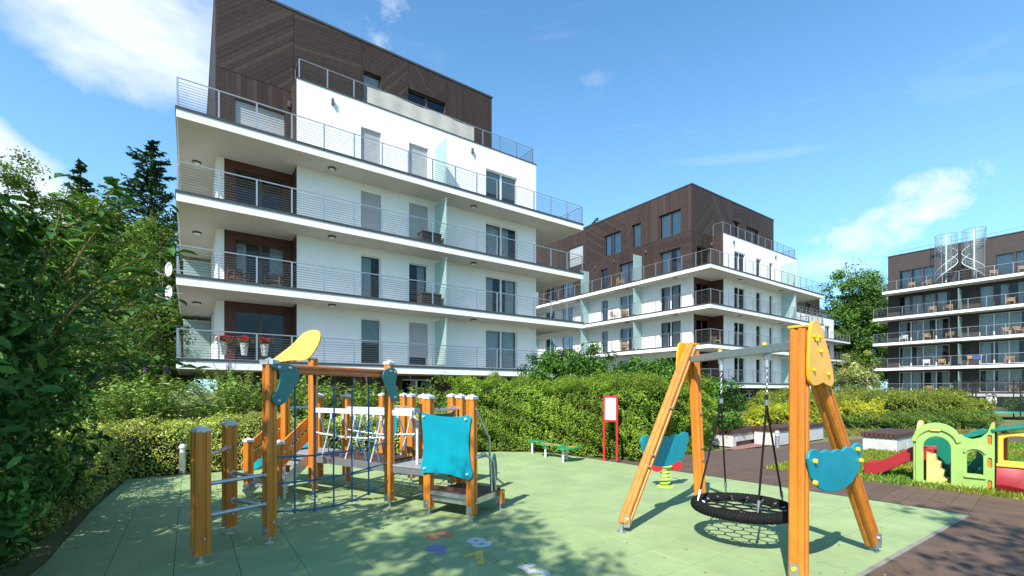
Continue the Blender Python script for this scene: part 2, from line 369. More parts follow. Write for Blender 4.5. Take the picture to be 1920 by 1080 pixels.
for n, (u0, v0, w, full) in enumerate(cells):
    if n < 300 and full:
        p = E1 * (u0 + T / 2) + E2 * (v0 + T / 2)
        o = inst(tme, 'rubber_tile', base, (p.x, p.y, random.uniform(-.0008, .0008)), (random.uniform(-.001, .001), random.uniform(-.001, .001), ANG))
    elif full: rest.slab(w, -.03, random.uniform(-.0006, .0006))
    else:
        # clip the boundary tile to the play surface: sample as polygon cut by the edges near it
        poly = w
        cx = sum(p[0] for p in w) / 4; cy = sum(p[1] for p in w) / 4
        for k in range(len(RB)):
            (x1, y1), (x2, y2) = RB[k - 1], RB[k]; ex, ey = x2 - x1, y2 - y1; ln = math.hypot(ex, ey)
            t = ((cx - x1) * ex + (cy - y1) * ey) / ln ** 2
            d = abs((cx - x1) * ey - (cy - y1) * ex) / ln
            if d < T and -.35 / ln < t < 1 + .35 / ln:
                nx, ny = ey / ln, -ex / ln           # outward side of the counter-clockwise outline
                poly = clip(poly, nx, ny, nx * x1 + ny * y1)
                if len(poly) < 3: break
        if len(poly) >= 3: rest.slab(poly, -.03, 0.)
rest.build('rubber_tile', 'rubber', base, kind='stuff')
# painted hopscotch numbers lying on the rubber
def number(txt, x, y, size, m, label, name='painted_number'):
    c = bpy.data.curves.new(name, 'FONT'); c.body = txt; c.size = size * .9; c.align_x = 'CENTER'; c.align_y = 'CENTER'; c.extrude = .0012; c.offset = .018
    o = bpy.data.objects.new(name, c); COL.objects.link(o); dg = bpy.context.evaluated_depsgraph_get(); dg.update()
    me = bpy.data.meshes.new_from_object(o.evaluated_get(dg)); bpy.data.objects.remove(o)
    o = bpy.data.objects.new(name, me); me.materials.clear(); me.materials.append(MATS[m]); COL.objects.link(o)
    o.location = (x, y, .0032); o.rotation_euler = (0, 0, ANG - .06); tag(o, label, 'floor number', 'hopscotch numbers on the rubber floor')
for t_, x, y, s_, m_, lb in (('10', -.84, 5.16, .38, 'num_red', 'faded orange-red number ten painted on the green rubber floor'), ('8', -.35, 4.92, .47, 'num_white', 'white number eight painted on the green rubber floor'),
        ('9', -.76, 4.70, .44, 'num_purple', 'purple number nine painted on the green rubber floor'), ('7', -.32, 4.46, .46, 'num_yellow', 'yellow number seven painted on the green rubber floor'),
        ('5', .22, 4.13, .5, 'num_white', 'white number five at the lower picture edge on the rubber floor')):
    number(t_, x, y, s_, m_, lb)
# boardwalk of dark planks, one object per plank
bw = struct(MB().slab([tuple((CN - U0 * 5.2).to_2d()), tuple((CN + W0 * 4.6).to_2d()), tuple((CN + W0 * 4.6 + U0 * 3.4).to_2d()), tuple((CN + U0 * 3.4 + N0 * 1.8).to_2d()), tuple((CN - U0 * 5.2 + N0 * 1.8).to_2d())], -.045, -.03).build('boardwalk', 'dark_trim'))
pm = MB().box(-.1185, .1185, 0, 1.74, -.028, 0).mesh('plank', 'plank')
ang_u = math.atan2(U0.y, U0.x)
k = 0
s_ = .12
while s_ < 5.2:
    p = CN - U0 * s_ + N0 * .05
    inst(pm, 'plank', bw, (p.x, p.y, random.uniform(-.0025, .0015)), (0, 0, ang_u + random.uniform(-.002, .002))); s_ += .2425
W1 = .1425; c_ = 1.79 - W1
while c_ > -4.6:
    q = [(-2.0, c_ + .002), (3.4, c_ + .002), (3.4, c_ + W1 - .003), (-2.0, c_ + W1 - .003)]      # (along U0, along N0)
    nW = Vector((-W0.y, W0.x, 0)); a = nW.dot(U0); b = nW.dot(N0)                                      # keep the side to the right of the rubber edge
    s = 1 if a < 0 else -1
    if c_ < 0: q = clip(q, s * a, s * b, -.035)
    if c_ > -.05: q = clip(q, -1, 0, -.004)
    if len(q) >= 3:
        x0 = q[0][0]; y0 = q[0][1]; org = CN + U0 * x0 + N0 * y0
        m = MB().slab([(a_ - x0, b_ - y0) for a_, b_ in q], -.028, 0)
        o = m.build('plank', 'plank', bw, loc=(org.x, org.y, random.uniform(-.002, .002))); o.rotation_euler = (0, 0, ang_u)
    c_ -= W1
eg = MB(); p, q = CN + W0 * .02, CN + W0 * 4.8
eg.bar((p.x, p.y, -.006), (q.x, q.y, -.006), .045, .02)
p, q = CN + N0 * .022, CN - U0 * 6.6 + N0 * .022
struct(eg.build('rubber_edging', 'rubber_edge'))
eg = MB(); eg.bar((p.x, p.y, -.012), (q.x, q.y, -.012), .03, .02); struct(eg.build('boardwalk_edging', 'dark_trim'))
ASP = [(2.87, 9.92), (4.27, 11.06), (5.33, 9.78), (6.9, 10.9), (8.4, 11.9), (10.4, 13), (12.3, 13.8), (16.3, 14.5), (24, 15.2), (40, 16), (40, 19), (24, 18.2), (19.8, 17.6), (14.7, 17), (10.4, 14.9), (7.47, 13.4), (6.06, 12.7), (4.5, 12.4), (2.9, 11.4), (2.0, 11.0)]
struct(MB().add([(x, y, -.02) for x, y in ASP], [tuple(range(len(ASP)))]).build('asphalt_path', 'asphalt'))
A2 = [(6.2, 15.3), (9, 16.6), (14, 18.4), (13.8, 19.2), (8.6, 17.4), (5.9, 16.2)]
struct(MB().add([(x, y, -.03) for x, y in A2], [tuple(range(len(A2)))]).build('asphalt_path', 'asphalt'))
LAWN = [(9.4, 4.9), (5.36, 9.78), (6.9, 10.85), (8.4, 11.85), (10.4, 12.95), (12.3, 13.75), (16.3, 14.45), (24, 15.1), (24, 4.9)]
struct(MB().add([(x, y, -.025) for x, y in LAWN], [tuple(range(len(LAWN)))]).build('lawn', 'lawn_soil'))
PV = [(6.0, 12.9), (6.3, 12.75), (9.1, 14.75), (10.8, 15.75), (10.5, 16.1), (8.3, 15.1)]
struct(MB().add([(x, y, -.012) for x, y in PV], [tuple(range(len(PV)))]).build('brick_paving', 'paver'))
PV = [(9.2, 11.35), (10.6, 12.45), (11.6, 13.2), (12.5, 13.0), (11.0, 11.6), (9.9, 10.9)]
struct(MB().add([(x, y, -.014) for x, y in PV], [tuple(range(len(PV)))]).build('brick_paving', 'paver'))

# ================================================================ building pieces
def holes_grid(u0, u1, z0, z1, holes):
    us = sorted({u0, u1, *[min(max(h[i], u0), u1) for h in holes for i in (0, 1)]}); zs = sorted({z0, z1, *[min(max(h[i], z0), z1) for h in holes for i in (2, 3)]})
    for a, b in zip(us, us[1:]):
        run = None
        for c, d in zip(zs, zs[1:]):
            mu, mz = (a + b) / 2, (c + d) / 2
            free = not any(h[0] < mu < h[1] and h[2] < mz < h[3] for h in holes) and b - a > 1e-4 and d - c > 1e-4
            if free: run = (run[0], d) if run else (c, d)
            elif run: yield a, b, run[0], run[1]; run = None
        if run: yield a, b, run[0], run[1]
def wall(parent, name, m, O, U, V, u0, u1, z0, z1, holes=(), th=.28):
    """wall whose outer face is v=0 and thickness goes to +v, with openings"""
    b = MB(O, U, V)
    for a, c, d, e in holes_grid(u0, u1, z0, z1, holes): b.box(a, c, 0, th, d, e)
    return b.build(name, m, parent)
def window(parent, O, U, V, u0, u1, z0, z1, n=1, frame='frame_white', fill='curtain', sill=True, depth=.13, seed=0, down=1.):
    """window set into its opening: frame + panes; curtains, blinds or shutter behind"""
    rnd = random.Random(seed); fw = .06
    b = MB(O, U, V)
    b.box(u0, u0 + fw, depth, depth + .07, z0, z1); b.box(u1 - fw, u1, depth, depth + .07, z0, z1)
    b.box(u0 + fw, u1 - fw, depth, depth + .07, z1 - fw, z1); b.box(u0 + fw, u1 - fw, depth, depth + .07, z0, z0 + fw)
    wd = (u1 - u0) / n
    for k in range(1, n): b.box(u0 + wd * k - .06, u0 + wd * k + .06, depth - .004, depth + .074, z0 + fw, z1 - fw)
    w = b.build('window', frame, parent)
    if sill: MB(O, U, V).box(u0 - .03, u1 + .03, -.035, depth, z0 - .045, z0 - .003).build('sill', 'frame_white' if frame == 'frame_white' else 'dark_trim', w)
    for k in range(n):
        a = u0 + wd * k + (.06 if k else fw); c = u0 + wd * (k + 1) - (.06 if k < n - 1 else fw)
        MB(O, U, V).box(a, c, depth + .03, depth + .038, z0 + fw, z1 - fw).build('pane', 'glass', w)
        if fill == 'curtain':
            nn = 26; amp = .025; cov = rnd.choice((.45, .6, 1., .8)); side = rnd.random() < .5
            ca, cc = (a, a + (c - a) * cov) if side else (c - (c - a) * cov, c)
            pts = [(ca + (cc - ca) * i / nn, depth + .2 + amp * math.sin(i * 1.9 + rnd.random() * .8)) for i in range(nn + 1)]
            m = MB(O, U, V); m.add([(p[0], p[1], z) for z in (z0 + .08, z1 - .05) for p in pts], [(i, i + 1, nn + 2 + i, nn + 1 + i) for i in range(nn)])
            m.build('curtain', 'curtain', w)
        elif fill == 'blind':
            h = rnd.uniform(.35, .75); MB(O, U, V).box(a, c, depth + .1, depth + .11, z1 - (z1 - z0) * h, z1 - .05).build('blind', 'blind', w)
    if fill == 'shutter':
        m = MB(O, U, V); zz = z1 - .02; zb = z1 - (z1 - z0) * down
        while zz > zb + .03:
            m.add([(u0 + .02, depth - .03, zz), (u1 - .02, depth - .03, zz), (u1 - .02, depth - .037, zz - .03), (u0 + .02, depth - .037, zz - .03), (u1 - .02, depth - .03, zz - .052), (u0 + .02, depth - .03, zz - .052)], [(0, 1, 2, 3), (3, 2, 4, 5)]); zz -= .052
        m.build('shutter', 'shutter', w)
    return w
post_me = {}
def railing(parent, pts, z, H=1.0, step=1.22, name='railing', ncab=9):
    """top rail is the part; each post a sub-part; the thin cables one sub-part"""
    if 'p' not in post_me:
        post_me['p'] = MB().box(-.028, .028, -.015, .015, -.16, 1.0).box(-.03, .03, -.02, .02, .985, 1.0).mesh('post', 'steel')
    P = [Vector((*p, z)) for p in pts]
    r = MB().tube([p + Vector((0, 0, H)) for p in P], .024, 8).build(name, 'steel', parent, smooth=True)
    cb = MB()
    for a, b in zip(P, P[1:]):
        d = b - a; n = max(1, round(d.length / step)); ang = math.atan2(d.y, d.x)
        for i in range(n + (1 if b is P[-1] else 0)):
            inst(post_me['p'], 'post', r, a + d * (i / n), (0, 0, ang), (1, 1, H))
        for k in range(ncab):
            h = Vector((0, 0, H * (.08 + .86 * k / ncab))); cb.tube([a + h, b + h], .0085, 4)
    cb.build('cable', 'cable', r, kind='stuff')
    return r
def clad(parent, O, U, V, u0, u1, z0, z1, ang, holes=(), bw_=.17, seed=0, name='cladding_panel'):
    """panel of boards at an angle, each board its own geometry and tone, cut to the panel and its openings"""
    rnd = random.Random(seed); tone = {}
    ca, sa = math.cos(R(ang)), math.sin(R(ang)); m = MB(O, U, V); base_t = rnd.uniform(.86, 1.12)
    for a, b, c, d in holes_grid(u0, u1, z0, z1, holes):
        rect = [(a, c), (b, c), (b, d), (a, d)]
        ks = [-sa * x + ca * y for x, y in rect]
        for k in range(math.floor(min(ks) / bw_), math.floor(max(ks) / bw_) + 1):
            poly = clip(clip(rect, -sa, ca, (k + 1) * bw_ - .003), sa, -ca, -k * bw_ - .003)
            if len(poly) < 3: continue
            if k not in tone:
                t_ = base_t * rnd.choice((.86, .95, 1., 1., 1.05, 1.28)) * rnd.uniform(.96, 1.04); tone[k] = ((t_, t_ * rnd.uniform(.97, 1.01), t_ * rnd.uniform(.94, 1.0)), rnd.uniform(0, .006))
            cc, dp = tone[k]; n = len(poly)
            m.add([(x, -.022 - dp, y) for x, y in poly] + [(x, .004, y) for x, y in poly], [tuple(range(n))] + [(i, (i + 1) % n, n + (i + 1) % n, n + i) for i in range(n)], 0, cc)
    return m.build(name, 'brown_board', parent)
lamp_me = {}
def soffit_lamp(parent, p):
    if 'l' not in lamp_me:
        lamp_me['l'] = MB().lathe([(.02, 0), (.16, 0), (.17, -.03), (.16, -.07), (.12, -.07)], n=14).mesh('ceiling_lamp', 'lamp_dark', True)
        lamp_me['d'] = MB().lathe([(.118, -.05), (.115, -.082), (.06, -.1), (.005, -.105)], n=14).mesh('lamp_cover', 'lamp_glass', True)
        lamp_me['w'] = MB().box(-.05, .05, -.12, 0, -.12, .14).mesh('wall_lamp', 'lamp_dark')
    o = inst(lamp_me['l'], 'ceiling_lamp', parent, p); inst(lamp_me['d'], 'lamp_cover', o)
X3, Y3 = (1, 0, 0), (0, 1, 0)
def apartment(label, origin, z1, depth, fw, lw, fpart, lpart, up_f, up_l, seams_f, seams_l, seed, shutters=(), privacy=None, rwin=True):
    """block with four ring balconies, white floors and a brown timber penthouse. local x along the front, y to the back"""
    B = thing('apartment_building', label, 'building', (origin[0], origin[1], 0), ANG, 'white and brown apartment blocks')
    Z = [z1 + 3 * k for k in range(4)]; LEN, S1, S2, XL, XR, XC, XP = 20.0, 1.4, 2.45, 1.3, 17.45, 4.2, 14.95; D = depth
    th = .4
    for k, z in enumerate(Z):
        s = MB().box(0, LEN, 0, D + 1.3, z - th, z - .105).build('balcony_slab', 'stucco', B)
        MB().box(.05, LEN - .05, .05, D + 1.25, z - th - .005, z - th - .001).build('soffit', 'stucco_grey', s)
        MB().box(-.03, LEN + .03, -.03, D + 1.33, z - .103, z - .012).build('edge_trim', 'dark_trim', s)
        MB().box(.02, LEN - .02, .02, D + 1.28, z - .011, z).build('balcony_floor', 'floor_tile', s)
        railing(B, [(.04, D), (.04, .04), (LEN - .04, .04), (LEN - .04, 9)], z + .004, 1.02)
    core = MB().box(XL + 2.6, XR - 2.6, S2 + 2.6, D - 2, .02, z1 + 13.0).build('dark_room_core', 'room', B)  # dark grey box, its colour stands in for dim rooms behind the windows
    FO, FU, FV = (0, S1, 0), X3, Y3
    RO = (0, S2, 0)
    LO, LU, LV = (XL, 0, 0), Y3, X3
    for k in range(4):
        z = Z[k]; top = z + 2.594 if k < 3 else z + 3.42
        fh = [(a, b, z + .06, z + 2.24) for a, b, n in fw]
        wall(B, 'front_wall', 'stucco', FO, FU, FV, XC, XR, z, top, fh)
        for i, (a, b, n) in enumerate(fw):
            sh = shutters[k][i] if k < len(shutters) else 0
            window(B, FO, FU, FV, a, b, z + .06, z + 2.24, n, 'frame_white', 'shutter' if sh else random.Random(seed + k * 9 + i).choice(('curtain', 'curtain', 'curtain', 'blind')), False, seed=seed + k * 7 + i, down=sh or 1)
        rm = 'redwood' if k < 3 else 'brown_wall'
        rh = [(1.96, 3.9, z + .06, z + 2.25)]
        wall(B, 'loggia_wall', rm, RO, X3, Y3, XL + .28, XC, z, z + 2.6, rh)
        window(B, RO, X3, Y3, *rh[0], 2, 'frame_brown', 'shutter' if (shutters and k == 3) else ('curtain' if k % 2 else 'none'), False, seed=seed + 31 + k, down=.75)
        MB().box(XC - .02, XC, S1 + .02, S2, z, z + 2.6).build('loggia_return', rm, B)
        lh = [(a, b, z + .06, z + 2.24) for a, b, n in lw if b < D]
        wall(B, 'side_wall', 'stucco' if k < 3 else 'brown_wall', LO, LU, LV, S2, D, z, top if k < 3 else z + 7.05, (lh if k < 3 else lh + [h[:4] for h in up_l]))
        for i, (a, b, n) in enumerate(lw):
            if b < D: window(B, LO, LU, LV, a, b, z + .06, z + 2.24, n, 'frame_white' if k < 3 else 'frame_brown', random.Random(seed + k * 5 + i).choice(('curtain', 'none', 'curtain')), False, seed=seed + 50 + k * 7 + i)
        MB().box(XR - .28, XR, S1 + .28, D, z, top).build('side_wall', 'stucco', B)
        MB().box(XL + .28, XR - .28, D - .3, D, z, z + 2.6).build('rear_wall', 'stucco', B)
        for t_ in fpart:
            p = MB().box(t_ - .012, t_ + .012, .14, S1 - .03, z + .12, z + 2.35).build('glass_screen', 'frost', B)
            MB().box(t_ - .02, t_ + .02, .10, S1, z + 2.35, z + 2.39).build('screen_rail', 'frame_white', p)
        for s_ in lpart:
            p = MB().box(.14, XL - .03, s_ - .012, s_ + .012, z + .12, z + 2.35).build('glass_screen', 'frost', B)
            MB().box(.10, XL, s_ - .02, s_ + .02, z + 2.35, z + 2.39).build('screen_rail', 'frame_white', p)
        if k < 3:
            for p in ((5.5, .72), (12.7, .72), (.65, 3.5)): soffit_lamp(B, (*p, Z[k + 1] - th - .005))
            for q in (8.5, 15.): soffit_lamp(B, (.65, q, Z[k + 1] - th - .005))
    # ground floor, set back and dark, with a few openings
    gh = [(9.3, 11.0, .9, z1 - .6), (14, 16, .3, z1 - .6)]
    wall(B, 'ground_floor_wall', 'brown_wall', (0, 2.2, 0), X3, Y3, 2.0, XR - .5, -.3, z1 - th, gh)
    for i, h in enumerate(gh): window(B, (0, 2.2, 0), X3, Y3, *h, 2, 'frame_white', 'none', False, seed=i)
    wall(B, 'ground_floor_wall', 'brown_wall', (2.0, 0, 0), Y3, X3, 2.5, D, -.3, z1 - th)
    MB().box(XR - .8, XR - .5, 2.5, D, -.3, z1 - th).build('ground_floor_wall', 'brown_wall', B)
    # penthouse terrace over the white floor
    zt = Z[3] + 3.42
    t = MB().box(XC + .02, XR - .02, S1 + .02, D, zt - .12, zt - .004).build('terrace_slab', 'floor_tile', B)
    m = MB(); m.box(XC - .03, XR + .03, S1 - .03, S1 + .32, zt - .001, zt + .045); m.box(XR - .3, XR + .03, S1 + .32, D, zt - .001, zt + .045); m.build('coping', 'dark_trim', t)
    railing(B, [(XC + .12, S2 - .05), (XC + .12, S1 + .14), (XR - .14, S1 + .14), (XR - .14, S1 + 8)], zt + .045, .92)
    # penthouse in timber boards
    zr = Z[3] + 7.05; z3 = Z[3]
    wall(B, 'penthouse_wall', 'brown_wall', RO, X3, Y3, XL + .28, XP - .28, zt - .02, zr, [h[:4] for h in up_f])
    MB().box(XP - .28, XP, S2, D - 3, zt, zr).build('penthouse_wall', 'brown_wall', B)
    rf = MB().box(XL - .04, XP + .04, S2 - .05, D, zr, zr + .10).build('roof', 'dark_trim', B)
    for i, (a, b, ang) in enumerate(seams_f):
        clad(B, RO, X3, Y3, a + .012, b - .012, zt - .1 if a > XC - .1 else zt - .08, zr - .01, ang, [h[:4] for h in up_f], seed=seed * 3 + i)
    clad(B, RO, X3, Y3, XL, XC - .03, z3 + .02, zt - .10, 90, [(1.96, 3.9, z3 + .06, z3 + 2.25)], .2, seed=seed + 90)
    clad(B, (XC - .02, 0, 0), Y3, X3, S1 + .02, S2 - .03, z3 + .02, zt - .02, 90, (), .2, seed=seed + 92)
    for i, h in enumerate(up_f): window(B, RO, X3, Y3, *h[:4], h[4], 'frame_brown', 'none' if i else 'blind', False, seed=i)
    lh = [(a, b, z3 + .06, z3 + 2.24) for a, b, n in lw if b < D]
    for i, (a, b, c_, d_, ang) in enumerate(seams_l):
        clad(B, LO, LU, LV, a + .012, min(b, D) - .012, c_, d_, ang, lh + [h[:4] for h in up_l], seed=seed * 5 + i)
    for i, h in enumerate(up_l): window(B, LO, LU, LV, *h[:4], h[4], 'frame_brown', h[5], True, seed=i + seed)
    for t_ in (5.68, 12.99): inst(lamp_me['w'], 'wall_lamp', B, (t_, S1 - .002, z3 + 2.88))
    inst(lamp_me['w'], 'wall_lamp', B, (4.05, S2 - .03, z3 + 2.7))
    for s_ in (6.9, 10.6, 13.0): inst(lamp_me['w'], 'wall_lamp', B, (XL - .03, s_, z3 + 2.7), (0, 0, -math.pi / 2))
    if privacy:
        m = MB(); n = 40; a, b = privacy
        pts = [(a + (b - a) * i / n, S1 + .11 - .012 * math.sin(i * .9)) for i in range(n + 1)]
        m.add([(x, y, z + (.03 * math.sin(x * 2.4) if z > zt + .5 else 0)) for z in (zt + .07, zt + .9) for x, y in pts], [(i, i + 1, n + 2 + i, n + 1 + i) for i in range(n)]); m.build('privacy_cloth', 'cloth', B)
    return B
ZA = 2.83
seamA = [(1.3, 4.24, 44), (4.24, 7.32, 6), (7.32, 9.74, 50), (9.74, 10.86, -58), (10.86, 12.0, 50), (12.0, 14.95, 90)]
zt = ZA + 12.42
apartment('near white apartment block with brown timber penthouse, left of centre', (-11.98, 16.23), ZA, 17,
    [(6.97, 7.94, 1), (9.36, 10.40, 1), (13.89, 16.06, 2)], [(4.2, 6.0, 2), (9.0, 10.8, 2)], [10.78], [8.0],
    [(7.4, 8.31, zt + .06, 17.5, 1), (9.74, 11.91, zt + .06, 17.5, 2)], [], seamA, [(2.47, 9, ZA + 9.02, ZA + 16, 60), (9, 17, ZA + 9.02, ZA + 16, -50)], 11,
    shutters=((0, .8, 0), (0, 0, 0), (1, 1, 0), (1, 1, 0)), privacy=(7.3, 13.2))
ZB = 2.25; ub = ZB + 12.37
apartment('middle white apartment block turned corner-on with brown timber top floors and glass balcony screens', (14.86, 34.0), ZB, 32,
    [(5.83, 7.67, 2), (9.51, 10.45, 1), (11.91, 12.62, 1)], [(3.45, 5.5, 2), (8.15, 10.05, 2), (11.47, 12.38, 1), (16.4, 18.2, 2), (19.4, 21.0, 2), (23.5, 25, 2)], [14.2], [7.4, 14.0, 22.2],
    [(7.44, 8.55, ub + .3, 16.75, 1), (9.85, 12.07, ub + .3, 16.7, 2)],
    [(3.42, 5.57, ub + .03, 16.68, 2, 'curtain'), (7.51, 8.53, ub + .03, 16.75, 1, 'curtain'), (9.82, 11.93, ub + .03, 16.7, 2, 'curtain'), (14.87, 17.0, ub + .1, 16.75, 2, 'shutter')],
    [(1.3, 4.33, 45), (4.33, 7.44, -50), (7.44, 9.85, 5), (9.85, 11.0, 90), (11.0, 12.25, 60), (12.25, 14.95, -60)],
    [(2.47, 7.0, ub, ZB + 16, 90), (7.0, 9.2, ub, ZB + 16, -55), (9.2, 14.3, ub, ZB + 16, 35), (14.3, 20, ub, ZB + 16, 90), (20, 31, ub, ZB + 16, 50),
     (2.47, 6.0, ZB + 9.02, ub - .02, 3), (6.0, 11.0, ZB + 9.02, ub - .02, 90), (11.0, 14.3, ZB + 9.02, ub - .02, -45), (14.3, 20, ZB + 9.02, ub - .02, 55), (20, 31, ZB + 9.02, ub - .02, -50)], 23)
ZD = .5; ud = ZD + 12.37
apartment('far white apartment block showing only its right end behind the middle block', (37.9, 61.4), ZD, 12,
    [(6.97, 7.94, 1), (9.36, 10.40, 1), (13.89, 16.06, 2)], [(4.2, 6.0, 2)], [10.78], [],
    [(9.74, 11.91, ud + .1, ud + 2.1, 2)], [], [(1.3, 7.3, 30), (7.3, 12, -40), (12, 14.95, 90)], [(2.47, 11.5, ZD + 9.02, ZD + 16, 60)], 37)

# the dark block on the right: long front with ring balconies, spiral stairs up to the roof terrace
def dark_block():
    C = thing('apartment_building', 'dark brown apartment block on the right with large windows and white edged balconies', 'building', (43.6, 55.0, 0), math.atan2(-.816, .578))
    Z = [1.4, 4.38, 7.36, 10.36, 13.45]; ZR = 17.8; LN = 26; D = 14
    for k, z in enumerate(Z):
        x0 = .9 if k == 4 else 0
        s = MB().box(x0, LN, 0, D, z - .38, z - .065).build('balcony_slab', 'stucco', C)
        MB().box(x0 - .03, LN, -.03, D, z - .063, z - .005).build('edge_trim', 'dark_trim', s)
        railing(C, [(x0 + .05, 8), (x0 + .05, .05), (LN, .05)], z, 1.02, 1.35)
        wins = [(2.04, 6.45, 4), (8.81, 13.2, 4), (15.6, 20, 4)] if k < 4 else [(2.04, 5.3, 3), (10.0, 14.2, 3), (16, 20, 3)]
        hs = [(a, b, z + .08, z + 2.42) for a, b, n in wins]
        top = Z[k + 1] - .38 if k < 4 else ZR
        wall(C, 'front_wall', 'brown_wall', (0, 1.8, 0), X3, Y3, .98, LN, z, top, hs)
        for i, (h, w) in enumerate(zip(hs, wins)): window(C, (0, 1.8, 0), X3, Y3, *h, w[2], 'frame_white' if k < 3 else 'frame_brown', 'curtain', False, seed=k * 11 + i, depth=.06)
        MB().box(.98, 1.26, 2.08, D, z, top).build('side_wall', 'brown_wall', C)
        if k < 4:
            MB().box(7.45, 7.475, .15, 1.78, z + .1, z + 2.3).build('glass_screen', 'frost', C)
            MB().box(14.4, 14.425, .15, 1.78, z + .1, z + 2.3).build('glass_screen', 'frost', C)
    MB().box(3.4, LN - 1, 4.4, D - 2, 0, ZR - .1).build('dark_room_core', 'room', C)  # same dark box, room dimness put into its colour
    wall(C, 'ground_floor_wall', 'brown_wall', (0, 2.2, 0), X3, Y3, 1.4, LN, -.5, 1.02)
    MB().box(.94, LN, 1.74, D, ZR, ZR + .1).build('roof', 'dark_trim', C)
    railing(C, [(2, 2.6), (LN, 2.6)], ZR + .1, .55, 2.6, ncab=1)
    # two spiral stairs with mesh drums
    for cx, sgn, a0 in ((6.35, 1, -2.7), (8.55, -1, -.4)):
        cy, r = .95, .93
        st = MB().tube([(cx, cy, Z[4]), (cx, cy, ZR + 1.0)], .06, 8).build('spiral_stair', 'white_metal', C)
        n = 20; dz = (ZR - Z[4]) / n; pr = []
        for i in range(n):
            a = a0 + sgn * i * R(17); b = a + sgn * R(17); z = Z[4] + dz * (i + 1)
            MB().add([(cx, cy, z), (cx + r * math.cos(a), cy + r * math.sin(a), z), (cx + r * math.cos(b), cy + r * math.sin(b), z), (cx, cy, z + .04), (cx + r * math.cos(a), cy + r * math.sin(a), z + .04), (cx + r * math.cos(b), cy + r * math.sin(b), z + .04)],
                     [(0, 2, 1), (3, 4, 5), (0, 1, 4, 3), (1, 2, 5, 4), (2, 0, 3, 5)]).build('tread', 'galv', st)
            pr.append((cx + r * math.cos(a), cy + r * math.sin(a), z))
        m = MB(); m.tube(pr, .035, 6); m.tube([(x, y, z + .95) for x, y, z in pr], .025, 6); m.build('stringer', 'white_metal', st, smooth=True)
        m = MB()
        for p in pr[::3]: m.tube([p, (p[0], p[1], ZR + 1.0)], .02, 5)
        m.tube([(cx + r * math.cos(t), cy + r * math.sin(t), ZR + 1.0) for t in [i * R(15) for i in range(24)]], .02, 5, closed=True)
        m.build('drum_frame', 'galv', st)
        seg = MB(); ps = pr + [(cx + r * math.cos(a0 + sgn * R(17) * (n + i)), cy + r * math.sin(a0 + sgn * R(17) * (n + i)), ZR) for i in range(3)]
        seg.add([q for p in ps for q in ((p[0], p[1], p[2]), (p[0], p[1], ZR + 1.0))], [(2 * i, 2 * i + 2, 2 * i + 3, 2 * i + 1) for i in range(len(ps) - 1)])
        seg.build('drum_screen', 'drum_mesh', st)
    return C
m = bpy.data.materials.new('drum_mesh'); m.use_nodes = True; t = m.node_tree; t.nodes.clear()
o_, tp, df, mxs = [t.nodes.new(x) for x in ('ShaderNodeOutputMaterial', 'ShaderNodeBsdfTransparent', 'ShaderNodeBsdfPrincipled', 'ShaderNodeMixShader')]
df.inputs['Base Color'].default_value = (.42, .46, .47, 1); df.inputs['Metallic'].default_value = .6; df.inputs['Roughness'].default_value = .45; mxs.inputs[0].default_value = .2
t.links.new(tp.outputs[0], mxs.inputs[1]); t.links.new(df.outputs[0], mxs.inputs[2]); t.links.new(mxs.outputs[0], o_.inputs[0]); MATS['drum_mesh'] = m
CB = dark_block()

# ================================================================ climbing frame
AX = Vector((.867, -.498, 0)); VX = Vector((.498, .867, 0)); PANG = math.atan2(AX.y, AX.x)
def post_section(w=.115, c=.016, g=.012):
    h = w / 2; e = h - c; k = .017
    out = []
    for i in range(4):      # one side with a groove, turned four times
        side = [(-e, -h), (-k, -h), (-k + .006, -h + g), (k - .006, -h + g), (k, -h), (e, -h)]
        ca, sa = [(1, 0), (0, 1), (-1, 0), (0, -1)][i]
        out += [(x * ca - y * sa, x * sa + y * ca) for x, y in side]
    return out
SEC = post_section()
def post_between(p, q, side, name, parent, m='wood', sc=1.):
    """grooved timber from p to q; side = horizontal direction of one face"""
    p, q = Vector(p), Vector(q); d = (q - p).normalized(); s = Vector(side); s = (s - d * s.dot(d)).normalized(); t = d.cross(s)
    b = MB(); b.loft([[c + s * x * sc + t * y * sc for x, y in SEC] for c in (p, q)])
    return b.build(name, m, parent, bevel=.002, seg=1)
cf = thing('climbing_frame', 'timber climbing frame with rope net, rope bridge, teal panels and yellow leaf roof', 'climbing frame', (-2.2, 6.4, 0))
cf_o = Vector((-2.2, 6.4, 0))
pmesh = {}
